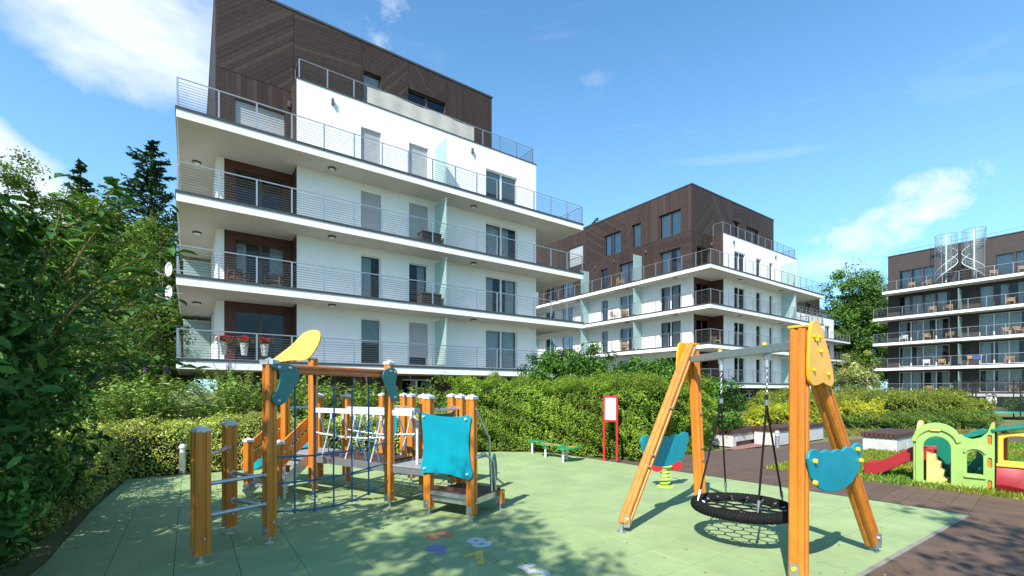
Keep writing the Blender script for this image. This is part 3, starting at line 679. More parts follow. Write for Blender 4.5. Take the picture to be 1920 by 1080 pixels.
def cf_post(x, y, z, z0=.085, cap=True, sc=1.):
    key = (round(z, 3), round(z0, 3), sc)
    if key not in pmesh:
        b = MB(); b.loft([[(px * sc, py * sc, zz) for px, py in SEC] for zz in (0, z - z0)]); pmesh[key] = b.mesh('post', 'wood')
    if 'cap' not in pmesh:
        b = MB(); h = .061; b.box(-h, h, -h, h, -.012, .022); b.loft([[(x_ * k, y_ * k, zz) for x_, y_ in ((-1, -1), (1, -1), (1, 1), (-1, 1))] for k, zz in ((h, .022), (.02, .042))]); b.lathe([(.02, .036), (.018, .05), (.006, .055)], n=10)
        pmesh['cap'] = b.mesh('cap', 'cap')
        b = MB(); b.tube([(0, 0, -.09), (0, 0, .02)], .018, 10); b.box(-.04, .04, -.062, -.058, .01, .11); b.lathe([(.045, -.088), (.045, -.08), (.02, -.078)], n=12)
        pmesh['foot'] = b.mesh('foot', 'zinc')
        b = MB(); b.tube([(0, -.070, 0), (0, -.05, 0)], .014, 10); pmesh['bolt'] = b.mesh('bolt', 'zinc', True)
        b = MB(); b.tube([(0, -.068, 0), (0, -.05, 0)], .016, 10); pmesh['ybolt'] = b.mesh('bolt', 'bolt_yellow', True)
    o = inst(pmesh[key], 'post', cf, Vector((x, y, z0)) - cf_o, (0, 0, PANG + random.uniform(-.015, .015)))
    if cap: inst(pmesh['cap'], 'cap', o, (0, 0, z - z0))
    inst(pmesh['foot'], 'foot', o, (0, 0, 0)); inst(pmesh['bolt'], 'bolt', o, (0, 0, .06)); inst(pmesh['bolt'], 'bolt', o, (0, 0, .15), (0, 0, math.pi / 2))
    return o
def V3(v, z): return Vector((v.x, v.y, z))
P1, P2, P3 = Vector((-2.98, 4.36, 0)), Vector((-3.257, 5.25, 0)), Vector((-2.62, 4.92, 0)); P5 = Vector((-1.74, 6.46, 0)); P4 = Vector((-3.19, 7.30, 0))
P6 = P4 - AX * .72; b_ = P4 + VX * .66; b2 = P6 + VX * .66; f_ = P5 + VX * .72; g_ = P5 + AX * .72; j_ = P5 + AX * 1.42; i_ = f_ + AX * .72; k_ = j_ + VX * .68
h_ = f_ + VX * .72; e_ = h_ - AX * .9; d_ = Vector((-2.18, 9.17, 0)); c_ = Vector((-2.68, 9.4, 0))
o1 = cf_post(P1.x, P1.y, 1.26, sc=1.2); inst(pmesh['ybolt'], 'bolt', o1, (0, -.012, .9))
cf_post(P2.x, P2.y, 1.256, sc=1.1); cf_post(P3.x, P3.y, 1.95)
cf_post(P5.x, P5.y, 2.03); cf_post(P4.x, P4.y, 2.16, cap=False); cf_post(P6.x, P6.y, 2.16, cap=False); cf_post(b_.x, b_.y, 1.55); cf_post(b2.x, b2.y, 1.55)
for p in (f_, g_, i_, j_, h_, e_, d_, c_): cf_post(p.x, p.y, 1.55)
cf_post(k_.x, k_.y, .27, cap=False)
N1, N2 = P6 - VX * .62, P4 - VX * .58
cf_post(N1.x, N1.y, .86); cf_post(N2.x, N2.y, .86)
def part(mb, name, m, parent=cf, **k):
    o = mb.build(name, m, parent, **k)
    if parent is cf: o.location = -cf_o
    return o
# overhead beam with leaf-shaped end plates
bm_ = MB(); a, b = P3 - VX * .03 + Vector((0, 0, 1.885)), P5 + VX * .02 + Vector((0, 0, 1.885))
bm_.loft([[c + AX * x * .95 + Vector((0, 0, y * .95)) for x, y in SEC] for c in (a, b)]); part(bm_, 'beam', 'wood_beam', bevel=.002, seg=1)
part(MB().box(-.07, .07, -.07, .07, 0, .05), 'beam_cap', 'cap').location = V3(P3, 1.93) - cf_o
def plate(O, U, V, poly, d0, d1, name, m, bolts=(), parent=cf, bolt='zinc', n=6):
    mb = MB(O, U, V); mb.prism(smoothpoly(poly, n), d0, d1); o = mb.build(name, m, parent, bevel=.004, seg=2)
    for (u, z) in bolts:
        bb = MB(O, U, V); e = d0 if abs(d0) > abs(d1) else d1; s = 1 if e > 0 else -1
        bb.tube([(u, e - s * .004, z), (u, e + s * .016, z), (u, e + s * .02, z)], [.016, .016, .008], 10); q = bb.build('bolt', bolt, o, smooth=True)
    if parent is cf: o.location = -cf_o
    return o
plate(P3, VX, AX, [(-.02, 1.93), (.10, 1.945), (.22, 1.93), (.30, 1.86), (.29, 1.76), (.22, 1.66), (.15, 1.54), (.07, 1.49), (0, 1.51), (-.02, 1.57), (.03, 1.66), (.07, 1.77), (.05, 1.86), (-.01, 1.89)], .064, .086, 'leaf_plate', 'dark_teal', [(.05, 1.9), (.18, 1.9), (.05, 1.54)])
plate(P3, VX, AX, [(1.58, 1.90), (1.66, 1.955), (1.76, 1.965), (1.83, 1.93), (1.84, 1.86), (1.81, 1.76), (1.83, 1.66), (1.86, 1.56), (1.82, 1.50), (1.75, 1.50), (1.69, 1.58), (1.62, 1.72), (1.57, 1.82)], .064, .086, 'leaf_plate', 'dark_teal', [(1.70, 1.92), (1.79, 1.91), (1.79, 1.55)])
plate(P6 - VX * .075, AX, VX, [(-.24, 2.135), (-.20, 2.175), (.05, 2.28), (.32, 2.40), (.58, 2.55), (.78, 2.60), (.95, 2.585), (1.015, 2.51), (.99, 2.40), (.88, 2.27), (.74, 2.165), (.58, 2.13), (.3, 2.14), (.0, 2.125)], -.022, .002, 'leaf_roof', 'pale_yellow')
# ladder bars between the three near posts
def rung(p, q, z, r=.021):
    d = (q - p).normalized(); a_, b__ = p + d * .05, q - d * .05
    o = part(MB().tube([V3(a_, z), V3(b__, z)], r, 10), 'rung', 'zinc', smooth=True)
    for e, s in ((a_, 1), (b__, -1)):
        m = MB(); m.tube([V3(e, z) + d * s * .006, V3(e, z) + d * s * .022], .036, 12); q_ = m.build('flange', 'zinc', o, smooth=True)
rung(P1, P2, 1.0); rung(P1, P3, .745); rung(P1, P3, .435); rung(P2, P3, .70); rung(P2, P3, .39)
# decks and frames
def deck(pa, pb, pc, pd, z, m, name='deck', th=.022, fr=True):
    o = part(MB().slab([(v.x, v.y) for v in (pa, pb, pc, pd)], z - th, z), name, m, bevel=.003, seg=1)
    if fr:
        mm = MB()
        pts = [pa, pb, pc, pd]
        cen = (pa + pb + pc + pd) / 4
        for u, v in zip(pts, pts[1:] + pts[:1]):
            u2, v2 = u + (cen - u) * .06, v + (cen - v) * .06
            mm.bar(V3(u2, z - th - .045), V3(v2, z - th - .045), .03, .08)
        mm.build('deck_frame', 'zinc', o)
    return o
deck(P6, P4, b_, b2, .62, 'deck_grey'); deck(P5, g_, i_, f_, .60, 'deck_grey'); deck(f_, i_, i_ + VX * .72, h_, .60, 'deck_grey', fr=False)
deck(e_, h_, h_ + VX * .7, e_ + VX * .7, .60, 'deck_grey'); deck(g_, j_, k_ + VX * .02, i_, .29, 'deck_brown')
# step tread in front of the low deck, angled grey rail under it
part(MB().bar(V3(g_ - VX * .02, .37), V3(j_ - VX * .02, .37), .03, .05), 'step_rail', 'deck_brown'); part(MB().bar(V3(g_ - VX * .03, .30), V3(j_ - VX * .03, .30), .03, .05), 'step_rail', 'zinc')
# stair from the first platform towards the viewer
for sgn, (top, foot) in enumerate(((P6, N1), (P4, N2))):
    n = -VX; s_in = AX * (.075 if sgn == 0 else -.075)
    for dz in (0, .22):
        a_, b__ = V3(top - VX * .04, 1.14 - dz), V3(foot + VX * .0, .70 - dz)
        o = AX * (-.082 if sgn == 0 else -.082)
        mm = MB(); d = (b__ - a_).normalized(); up = AX.cross(d).normalized() * .068
        ring = [(a_, 1), (b__, 1)]
        pr = []
        for t_ in range(9): ph = R(90 + 180 * t_ / 8); pr.append(a_ - d * (-math.cos(ph)) * 0 + up * math.sin(ph) - d * abs(math.cos(ph)) * .068 if t_ not in (0, 8) else a_ + up * math.sin(ph))
        A_ = [a_ + up * math.cos(R(180 * t_ / 8)) - d * math.sin(R(180 * t_ / 8)) * .068 for t_ in range(9)]
        B_ = [b__ - up * math.cos(R(180 * t_ / 8)) + d * math.sin(R(180 * t_ / 8)) * .068 for t_ in range(9)]
        outl = A_ + B_
        nn = len(outl); w2 = AX * .016
        mm.add([p + o - w2 for p in outl] + [p + o + w2 for p in outl], [tuple(range(nn)), tuple(range(2 * nn - 1, nn - 1, -1))] + [(i, (i + 1) % nn, nn + (i + 1) % nn, nn + i) for i in range(nn)])
        part(mm, 'stair_rail', 'wood', bevel=.004, seg=1)
    mm = MB(); a_, b__ = V3(top - VX * .02, .56) + s_in, V3(foot - VX * .10, .06) + s_in; mm.bar(a_, b__, .02, .15, AX); part(mm, 'stringer', 'zinc')
for i in range(3):
    z = .48 - i * .15; c0 = P6 - VX * (.16 + i * .19) + AX * .09; c1 = P4 - VX * (.16 + i * .19) - AX * .09
    part(MB().bar(V3(c0, z), V3(c1, z), .20, .028), 'stair_tread', 'deck_grey')
part(MB().tube([V3(N2 + AX * .12, .04), V3(N2 + AX * .12, .52)], .024, 10), 'handle_post', 'zinc', smooth=True)
# grey slide board behind the stair and far teal slide
sl = MB(); c0 = (P6 + b2) / 2
prof = [(-.27, .14), (-.25, 0), (.25, 0), (.27, .14), (.24, .14), (.22, .03), (-.22, .03), (-.24, .14)]
pts = [(0, .62), (.25, .56), (.6, .40), (.95, .24), (1.2, .17), (1.42, .16)]
sl.loft([[V3(c0 - AX * s, z) + VX * u + Vector((0, 0, w)) for u, w in prof] for s, z in pts]); part(sl, 'slide', 'teal', bevel=.004)
# rope bridge: planks, side beams, rails, rope zigzag
B0, B1 = P4, P5
for off, nm in ((0.02, 'near'), (.64, 'far')):
    a_, b__ = B0 + VX * off + AX * .07, B1 + VX * off - AX * .07
    part(MB().bar(V3(a_, .555), V3(b__, .545), .035, .11), 'bridge_beam', 'zinc')
    part(MB().bar(V3(B0 + VX * off, 1.335), V3(B1 + VX * off + (AX * .42 if off < .1 else AX * 0), 1.335), .045, .075), 'bridge_rail', 'cap')
    part(MB().tube([V3(B0 + VX * off + AX * (1.68 * t_), .985 - .05 * math.sin(math.pi * t_)) for t_ in [i / 10 for i in range(11)]], .011, 8), 'hand_rope', 'rope_white', smooth=True)
    for q in range(6):
        s0 = .14 + .27 * q
        for ds in ((.24,) if q % 2 == 0 else (.24, -.22)):
            t0, t1 = s0, min(max(s0 + ds, .06), 1.62)
            part(MB().tube([V3(B0 + VX * off + AX * t0, 1.27), V3(B0 + VX * off + AX * (t0 + t1) / 2 + VX * .015, .94), V3(B0 + VX * off + AX * t1, .60)], .011, 8), 'bridge_rope', 'rope_blue' if ds > 0 else 'rope_white', smooth=True)
        part(MB().tube([V3(B0 + VX * off + AX * s0, 1.30), V3(B0 + VX * off + AX * s0, 1.21)], .02, 8), 'rope_hook', 'cap', smooth=True)
        part(MB().lathe([(.001, -.022), (.022, -.01), (.022, .01), (.001, .022)], n=10), 'rope_knot', 'cap', smooth=True).location = V3(B0 + VX * off + AX * (s0 + .05), .96) - cf_o
for q in range(11):
    s0 = .12 + q * .135
    part(MB().bar(V3(B0 + AX * s0 + VX * .04, .615), V3(B0 + AX * s0 + VX * .62, .615), .125, .03), 'bridge_plank', 'deck_brown')
for p, q, z in ((e_, f_, 1.33), (c_, d_, 1.33), (d_, e_, 1.33), (g_, i_, 1.38), (i_, h_, 1.38), (P6, b2, 1.36)):
    part(MB().tube([V3(p, z), V3(q, z)], .02, 10), 'crossbar', 'zinc', smooth=True)
# climbing net
kx = (.30, .56, .83, 1.11, 1.39)
def npt(k, z): return V3(P3 + VX * k, z)
for n_, k in enumerate(kx):
    w = [(random.uniform(-.012, .012)) for _ in range(5)]
    part(MB().tube([npt(k, 1.83), npt(k + w[0], 1.4), npt(k + w[1], .93), npt(k + w[2], .63), npt(k, .20 + .05 * abs(n_ - 2) * .5)], .0105, 8), 'net_rope', 'rope_blue', smooth=True)
    part(MB().tube([npt(k, 1.85), npt(k, 1.72)], [.024, .014], 8), 'rope_hook', 'black_plastic', smooth=True)
for z, sag in ((.92, .05), (.63, .05), (.33, .11)):
    part(MB().tube([npt(.05 + 1.67 * t_, z - sag * math.sin(math.pi * t_)) for t_ in [i / 12 for i in range(13)]], .0105, 8), 'net_rope', 'rope_blue', smooth=True)
    for k in kx: part(MB().lathe([(.001, -.03), (.022, -.012), (.022, .012), (.001, .03)], n=10), 'rope_knot', 'rope_blue', smooth=True).location = npt(k, z - sag * math.sin(math.pi * (k - .05) / 1.67)) - cf_o
# panels
plate(g_, AX, VX, [(-.06, 1.33), (.0, 1.355), (.1, 1.33), (.36, 1.31), (.62, 1.325), (.70, 1.345), (.745, 1.30), (.73, 1.2), (.71, .95), (.74, .70), (.765, .61), (.735, .55), (.67, .535), (.36, .575), (.05, .565), (-.04, .55), (-.065, .62), (-.04, .75), (-.025, .95), (-.045, 1.2)], -.085, -.062, 'blue_panel', 'teal', [(-.01, 1.305), (.67, 1.29), (.0, .62), (.69, .60)], bolt='cap')
o = plate(f_, VX, AX, [(.03, 1.30), (.1, 1.28), (.36, 1.27), (.62, 1.28), (.69, 1.30), (.67, 1.0), (.69, .68), (.36, .70), (.04, .68), (.06, 1.0)], .06, .08, 'green_panel', 'teal_dark2')
mm = MB(f_, VX, AX); mm.prism([(.42, 1.18), (.455, 1.14), (.42, 1.08), (.385, 1.12)], .082, .086); mm.build('emblem', 'cap', o)
mm = MB(f_, VX, AX); mm.prism([(.42, 1.16), (.44, 1.14), (.42, 1.105), (.40, 1.12)], .087, .089); mm.build('emblem', 'dark_teal', o)
plate(e_, AX, VX, [(-.55, 1.2), (-.45, 1.3), (-.35, 1.2), (-.36, .9), (-.42, .75), (-.55, .8)], .0, .02, 'fin_panel', 'teal')
plate(k_, VX, AX, [(.0, .75), (.06, .72), (.1, .5), (.06, .30), (.02, .3), (-.05, .5)], -.12, -.10, 'fin_panel', 'dark_teal')
# handrails
hp = V3(P5 + AX * .34 + VX * .20, .6)
part(MB().tube([V3(P5 + AX * .06, 1.335), V3(P5 + AX * .20 + VX * .08, 1.335), V3(P5 + AX * .29 + VX * .15, 1.31), V3(P5 + AX * .34 + VX * .2, 1.22), hp + Vector((0, 0, .4)), hp], .021, 10), 'handrail', 'cap', smooth=True)
for s_, top in ((0., 1.12), (.1, .80)):
    p0 = j_ + VX * (.36 + s_) + AX * .03
    part(MB().tube([V3(j_ + AX * .06, top + (.3 if s_ == 0 else 0)), V3(j_ + VX * .2 + AX * .05, top + (.05 if s_ == 0 else .04)), V3(p0, top - .1), V3(p0 + VX * .06, .3)], .017, 10), 'handrail', 'zinc', smooth=True)
mm = MB(Vector((-.62, 5.88, 0)), AX, VX); mm.prism([(0, .28), (.07, .34), (.14, .26), (.07, .20)], 0, .004); lp = part(mm, 'label_plate', 'cap')
mm = MB(Vector((-.62, 5.88, 0)), AX, VX); mm.prism([(.035, .275), (.07, .305), (.105, .265), (.07, .235)], -.003, -.001); mm.build('print', 'ink', lp)

# ================================================================ nest swing
sw = thing('swing_frame', 'orange timber swing frame with yellow end plate and scalloped blue panels', 'swing frame', (2.5, 4.95, 0)); SO = Vector((2.5, 4.95, 0))
LF, LR, RF, RR = Vector((1.277, 5.31, 0)), Vector((2.597, 6.26, 0)), Vector((2.41, 3.83, 0)), Vector((3.74, 4.69, 0))
PL = (LR - LF).normalized(); PR = (RR - RF).normalized(); NL = Vector((-PL.y, PL.x, 0)); NR = Vector((PR.y, -PR.x, 0))
def sw_leg(foot, top, side):
    o = post_between(V3(foot + (V3(top, 0) - foot) * .03, .085), top, side, 'leg', sw, sc=1.08); o.location = -SO
    m = MB(); m.tube([V3(foot, 0) , V3(foot, .1)], .02, 10); m.lathe([(.05, 0), (.05, .008), (.025, .012)], (foot.x, foot.y, 0), 12); m.build('foot', 'zinc', o)
    return o
l1 = sw_leg(LF, Vector((2.40, 6.10, 2.26)), PL); l2 = sw_leg(LR, Vector((2.455, 6.16, 2.18)), PL); l3 = sw_leg(RF, Vector((2.435, 3.855, 2.17)), PR); l4 = sw_leg(RR, Vector((2.58, 3.965, 2.02)), PR)
def sw_part(mb, name, m, parent=sw, **k):
    o = mb.build(name, m, parent, **k)
    if parent is sw: o.location = -SO
    return o
for leg, ft, nn, s in ((l1, LF, -PL * .6 - NL * .8, 1), (l3, RF, -PR, 1), (l4, RR, NR * .9 - PR * .3, 1)):
    d = nn.normalized(); tpv = {id(LF): Vector((2.40, 6.10, 0)), id(RF): Vector((2.435, 3.855, 0)), id(RR): Vector((2.58, 3.965, 0))}[id(ft)]; c = V3(ft + (tpv - ft) * .05, .13) + d * .066
    m = MB(); t_ = Vector((-d.y, d.x, 0)); m.add([c + t_ * a - Vector((0, 0, b)) + d * e for e in (0, .006) for a, b in ((-.035, -.075), (.035, -.075), (.035, .07), (-.035, .07))], [(0, 1, 2, 3), (7, 6, 5, 4), (0, 4, 5, 1), (1, 5, 6, 2), (2, 6, 7, 3), (3, 7, 4, 0)]); m.build('bracket', 'zinc', leg)
    m = MB(); m.tube([c + Vector((0, 0, .03)), c + Vector((0, 0, .03)) + d * .02], .017, 10); m.build('bolt', 'bolt_yellow' if ft is not RR else 'zinc', leg, smooth=True)
HB0, HB1 = Vector((2.36, 6.08, 2.06)), Vector((2.60, 3.99, 2.06))
bd = (HB1 - HB0).normalized()
sw_part(MB().bar(HB0 - bd * .12, HB1 + bd * .1, .07, .085), 'beam', 'galv', bevel=.006)
for leg_top, dr in ((V3(Vector((2.435, 3.855, 0)), 2.175), PR), (V3(Vector((2.42, 6.115, 0)), 2.255), PL)):
    m = MB(); t_ = Vector((-dr.y, dr.x, 0)); h = .066
    m.add([leg_top + dr * a + t_ * b + Vector((0, 0, c)) for c in (0, .022) for a, b in ((-h, -h), (h, -h), (h, h), (-h, h))], [(0, 3, 2, 1), (4, 5, 6, 7), (0, 1, 5, 4), (1, 2, 6, 5), (2, 3, 7, 6), (3, 0, 4, 7)]); sw_part(m, 'top_cap', 'yellow', bevel=.005)
def swplate(O, U, V, poly, d0, d1, name, m, bolts, bm='bolt_yellow', n=6):
    o = plate(O, U, V, poly, d0, d1, name, m, bolts, sw, bm, n); o.location = -SO; return o
EP0 = [(.09, 2.21), (.13, 2.235), (.17, 2.215), (.22, 2.10), (.27, 1.96), (.31, 1.80), (.315, 1.72), (.285, 1.685), (.235, 1.70), (.20, 1.715), (.165, 1.70), (.11, 1.69), (.07, 1.73), (.06, 1.84), (.065, 2.0), (.075, 2.13)]
EP = [(-.015 + (u - .06) * 1.75, z) for u, z in EP0]
swplate(RF, PR, NR, EP, .066, .09, 'end_plate', 'yellow', [(.06, 2.10), (.15, 2.10), (.11, 2.07), (.18, 1.98), (.06, 1.82), (.32, 1.79)])
swplate(Vector((2.40, 6.10, 0)) - PL * .2, PL, NL, [(u, z + .06) for u, z in EP], .066, .09, 'end_plate', 'yellow', [])
def scallop(w, zt, zb):
    top = [(0, zt)]
    n = 5; pts = []
    for i in range(n):
        for t_ in range(7):
            x = (i + t_ / 6) / n; pts.append((w * (.04 + .92 * x), zt + .02 * math.cos((x - .5) * 2) + .03 * math.sin(math.pi * t_ / 6) - .05 * math.sin(math.pi * x)))
    bot = [(w * (.98 - .96 * t_ / 16), zb + (zt - .04 - zb) * (1 - math.sqrt(max(0., 1 - abs(t_ / 8 - 1) ** 2.3)))) for t_ in range(17)]
    return pts + bot
def sw_panel(O, U, V, poly, d0, d1, bolts):
    m = MB(O, U, V); m.prism(poly, d0, d1); o = sw_part(m, 'blue_panel', 'teal', bevel=.005)
    for u, z in bolts:
        b = MB(O, U, V); b.tube([(u, d1 - .004, z), (u, d1 + .02, z), (u, d1 + .026, z)], [.022, .022, .01], 10); b.build('bolt', 'bolt_yellow', o, smooth=True)
sw_panel(RF - PR * .05, PR, NR, scallop(1.1, 1.13, .76), .068, .092, [(.12, 1.06), (.12, .88), (.95, 1.10), (1.02, .99)])
sw_panel(LF + PL * .42, PL, NL, scallop(1.06, 1.06, .66), .068, .092, [])
for leg, pts in ((l1, ((.36, .5), (.30, .42), (.62, .9))), (l2, ((.38, .5), (.3, .4), (.6, .9)))):
    for t_, _ in pts:
        ft, tp_ = (LF, Vector((2.40, 6.10, 2.26))) if leg is l1 else (LR, Vector((2.455, 6.16, 2.18)))
        c = V3(ft, .08).lerp(tp_, t_) - NL * .062; m = MB(); m.tube([c, c - NL * .014], .016, 8); m.build('bolt', 'zinc', leg, smooth=True)
# nest seat on chains and ropes, a thing of its own
ns = thing('nest_swing', 'round black rope nest seat hanging on chains below the swing beam', 'swing', (2.5, 4.94, .387))
NSO = Vector((2.5, 4.94, .387))
m = MB(); n, q = 72, 14
rings = []
for i in range(n):
    a = 2 * math.pi * i / n; c = Vector((math.cos(a), math.sin(a), 0))
    rings.append([tuple(c * ((.468) + (.050 + .0035 * math.sin(3 * (2 * math.pi * j / q) + i * 3.2)) * math.cos(2 * math.pi * j / q)) + Vector((0, 0, .050 * math.sin(2 * math.pi * j / q)))) for j in range(q)])
rings.append(rings[0]); m.loft(rings, True, False); m.build('rim', 'rope_black', ns, smooth=True)
# twisted strands wound round the rim
m = MB()
for s in range(3):
    pts = []
    for i in range(300):
        a = 2 * math.pi * i / 300; tw = a * 30 + s * 2 * math.pi / 3; r = .0525
        pts.append((math.cos(a) * (.468 + r * math.cos(tw)), math.sin(a) * (.468 + r * math.cos(tw)), r * math.sin(tw)))
    m.tube(pts, .006, 5, closed=True)
m.build('winding', 'rope_black', ns, smooth=True)
m = MB(); hx = .098
def seg(p, q):
    p, q = Vector(p), Vector(q); r = .425
    if p.length > r and q.length > r: return
    if q.length > r: p, q = q, p
    if p.length > r:
        lo, hi = 0., 1.
        for _ in range(18):
            mid = (lo + hi) / 2
            if (p + (q - p) * mid).length > r: lo = mid
            else: hi = mid
        p = p + (q - p) * hi
    dip = lambda v: (v.x, v.y, -.012 * (1 - (v.length / .43) ** 2) + .012)
    m.tube([dip(p), dip((p + q) / 2), dip(q)], .0105, 6)
for i in range(-6, 7):
    for j in range(-6, 7):
        cx_, cy_ = hx * 1.5 * i, hx * math.sqrt(3) * (j + (i % 2) * .5)
        cs = [(cx_ + hx * math.cos(R(60 * k)), cy_ + hx * math.sin(R(60 * k))) for k in range(6)]
        for k in (0, 1, 2): seg(cs[k], cs[k + 1])
m.build('net', 'rope_black', ns, smooth=True)
clm = MB().tube([(0, 0, -.03), (0, 0, .03)], .014, 8).mesh('clamp', 'steel', True)
for i in range(16):
    a = 2 * math.pi * (i + .5) / 16; inst(clm, 'clamp', ns, (.408 * math.cos(a), .408 * math.sin(a), .008), (0, R(70), a))
for hp_, ths in ((Vector((2.445, 5.32, 0)), (175, 85)), (Vector((2.545, 4.55, 0)), (-100, 6))):
    top = V3(hp_, 2.0) - NSO; low = V3(hp_.lerp(Vector((2.5, 4.94, 0)), .0), 1.5) - NSO
    m = MB(); m.bar(top + Vector((0, 0, -.04)), top + Vector((0, 0, .04)), .05, .05); m.tube([top - Vector((0, 0, .12)), top - Vector((0, 0, .04))], .025, 8); m.build('hanger', 'zinc', ns)
    z = 1.90
    li = 0
    ch = MB()
    while z > 1.55:
        c = V3(hp_, z) - NSO; r1, r2 = .011, .024; pts = []
        for t_ in range(10):
            a = 2 * math.pi * t_ / 10; x, zz = r1 * math.cos(a), r2 * math.sin(a) * .9
            pts.append(c + (Vector((x, 0, zz)) if li % 2 else Vector((0, x, zz))))
        ch.tube(pts, .0045, 5, closed=True); z -= .034; li += 1
    ch.build('chain', 'steel', ns, smooth=True)
    m = MB(); m.tube([low + Vector((0, 0, .055)), low + Vector((0, 0, .0))], .022, 10); m.build('clamp', 'steel', ns, smooth=True)
    m = MB(); m.tube([low + Vector((0, 0, .11)), low + Vector((0, 0, .05))], .016, 8); m.build('chain_sleeve', 'black_plastic', ns, smooth=True)
    for th_ in ths:
        e = Vector((.468 * math.cos(R(th_)), .468 * math.sin(R(th_)), .06))
        mm = MB(); mm.tube([low, low.lerp(e, .5), e + (low - e).normalized() * .05], .0105, 8); mm.build('rope', 'rope_black', ns, smooth=True)
        mm = MB(); d = (low - e).normalized(); mm.tube([e + d * .12, e + d * .05], .016, 8); mm.tube([e + d * .05, e + d * .0], .010, 8); mm.build('clamp', 'steel', ns, smooth=True)
for k in (.351, .723):
    c = HB0.lerp(HB1, k) + Vector((0, 0, .045)); sw_part(MB().lathe([(.024, 0), (.024, .014), (.01, .026)], tuple(c), 12), 'bolt', 'bolt_yellow', smooth=True)

# ================================================================ small play things and street furniture
# balance path of leaf-shaped plates on posts
bp = thing('balance_path', 'green and orange balance path of leaf plates on short white posts by the hedge', 'balance beam', (.85, 11.3, 0)); BO = Vector((.85, 11.3, 0))
for i, (x, y) in enumerate(((.53, 11.93), (.83, 11.26), (1.17, 10.43), (1.31, 10.85))):
    o = MB().tube([(x, y, 0), (x, y, .30)], .028, 10).build('leg', 'white_metal', bp, smooth=True); o.location = -BO
def bplate(pts, z, m, nm, th=.022):
    mm = MB(); mm.slab(smoothpoly(pts, 5), z - th, z); o = mm.build(nm, m, bp, bevel=.004); o.location = -BO
bplate([(.40, 12.08), (.55, 12.12), (.80, 12.0), (.96, 11.85), (.80, 11.80), (.55, 11.82)], .33, 'plate_green', 'foot_plate')
bplate([(.62, 11.42), (.80, 11.62), (1.05, 11.40), (1.28, 11.02), (1.34, 10.75), (1.15, 10.82), (.95, 11.05), (.75, 11.15)], .325, 'plate_green', 'foot_plate')
bplate([(1.02, 10.45), (1.12, 10.72), (1.40, 10.85), (1.62, 10.78), (1.52, 10.5), (1.28, 10.28), (1.1, 10.28)], .33, 'plate_green', 'foot_plate')
bplate([(.72, 11.46), (.84, 11.52), (.98, 11.36), (.95, 11.2), (.8, 11.25)], .329, 'plate_orange', 'grip_pad', .004)
bplate([(1.02, 11.26), (1.12, 11.12), (1.2, 10.95), (1.12, 10.93), (1.0, 11.1)], .329, 'plate_orange', 'grip_pad', .004)
bplate([(1.3, 10.7), (1.42, 10.76), (1.52, 10.68), (1.42, 10.56), (1.3, 10.6)], .334, 'plate_orange', 'grip_pad', .004)
# red notice board
nb = thing('notice_board', 'red framed notice board with white sheet on two posts before the hedge', 'notice board', (2.3, 10.62, 0), -.55)
for x in (-.155, .155): MB().box(x - .024, x + .024, -.02, .02, 0, 1.53).build('post', 'red', nb, bevel=.004)
MB().box(-.13, .13, -.014, .014, 1.48, 1.53).build('frame_rail', 'red', nb); MB().box(-.13, .13, -.014, .014, .92, .965).build('frame_rail', 'red', nb)
MB().box(-.13, .13, -.008, .008, .966, 1.479).build('sheet', 'paper', nb)
for i, (x0, x1, z, m_) in enumerate(((-.04, .02, 1.43, 'ink_red'), (.08, .10, 1.43, 'ink'), (-.01, .01, 1.16, 'ink'), (-.10, -.085, 1.05, 'ink'), (.0, .03, 1.06, 'ink'), (-.05, -.04, 1.09, 'ink'), (.05, .055, 1.02, 'ink'))):
    MB().box(x0, x1, -.0105, -.0095, z, z + .012 + .01 * (i % 2)).build('print', m_, nb)
# spring rider
sr = thing('spring_rider', 'spring rider with lime green coil and red side discs behind the swing', 'spring rider', (2.63, 7.82, 0), .3)
MB().lathe([(.14, 0), (.14, .012), (.10, .02)], n=18).build('base_plate', 'lime', sr)
MB().tube([(.075 * math.cos(t_), .075 * math.sin(t_), .03 + .30 * t_ / (2 * math.pi * 5)) for t_ in [i * 2 * math.pi / 16 for i in range(81)]], .013, 8).build('spring', 'lime', sr, smooth=True)
MB().lathe([(.09, .33), (.12, .345), (.12, .36), (.05, .37)], n=16).build('seat_plate', 'lime', sr)
for s in (-1, 1):
    mm = MB((s * .10, -.06, 0)); mm.prism(smoothpoly([(0, .30), (s * .10, .27), (s * .19, .31), (s * .20, .39), (s * .13, .44), (s * .03, .42)], 5), 0, .02); mm.build('side_disc', 'red', sr, bevel=.004)
mm = MB((0, -.03, 0)); mm.prism(smoothpoly([(-.30, .42), (-.10, .36), (.15, .36), (.32, .44), (.38, .58), (.30, .66), (.2, .60), (.05, .54), (-.15, .56), (-.30, .62), (-.36, .52)], 5), 0, .035); mm.build('body', 'teal', sr, bevel=.005)
MB().tube([(.2, -.2, .62), (.2, .2, .62)], .015, 8).build('handle', 'black_plastic', sr, smooth=True)
# bollard lights
def bollard(x, y, h, label):
    b = thing('bollard_light', label, 'bollard', (x, y, -.02), 0, 'bollard lights')
    MB().lathe([(.06, 0), (.06, h * .72), (.05, h * .73)], n=16).build('tube', 'zinc', b, smooth=True)
    MB().lathe([(.045, h * .73), (.045, h * .86)], n=16).build('lens', 'lamp_glass', b, smooth=True)
    MB().lathe([(.066, h * .86), (.066, h * .9), (.045, h * .97), (.01, h)], n=16).build('hood', 'cap', b, smooth=True)
bollard(-6.5, 8.98, .62, 'grey bollard light in front of the low yellow-green hedge'); bollard(7.72, 13.25, .5, 'grey bollard light beside the white stone benches')
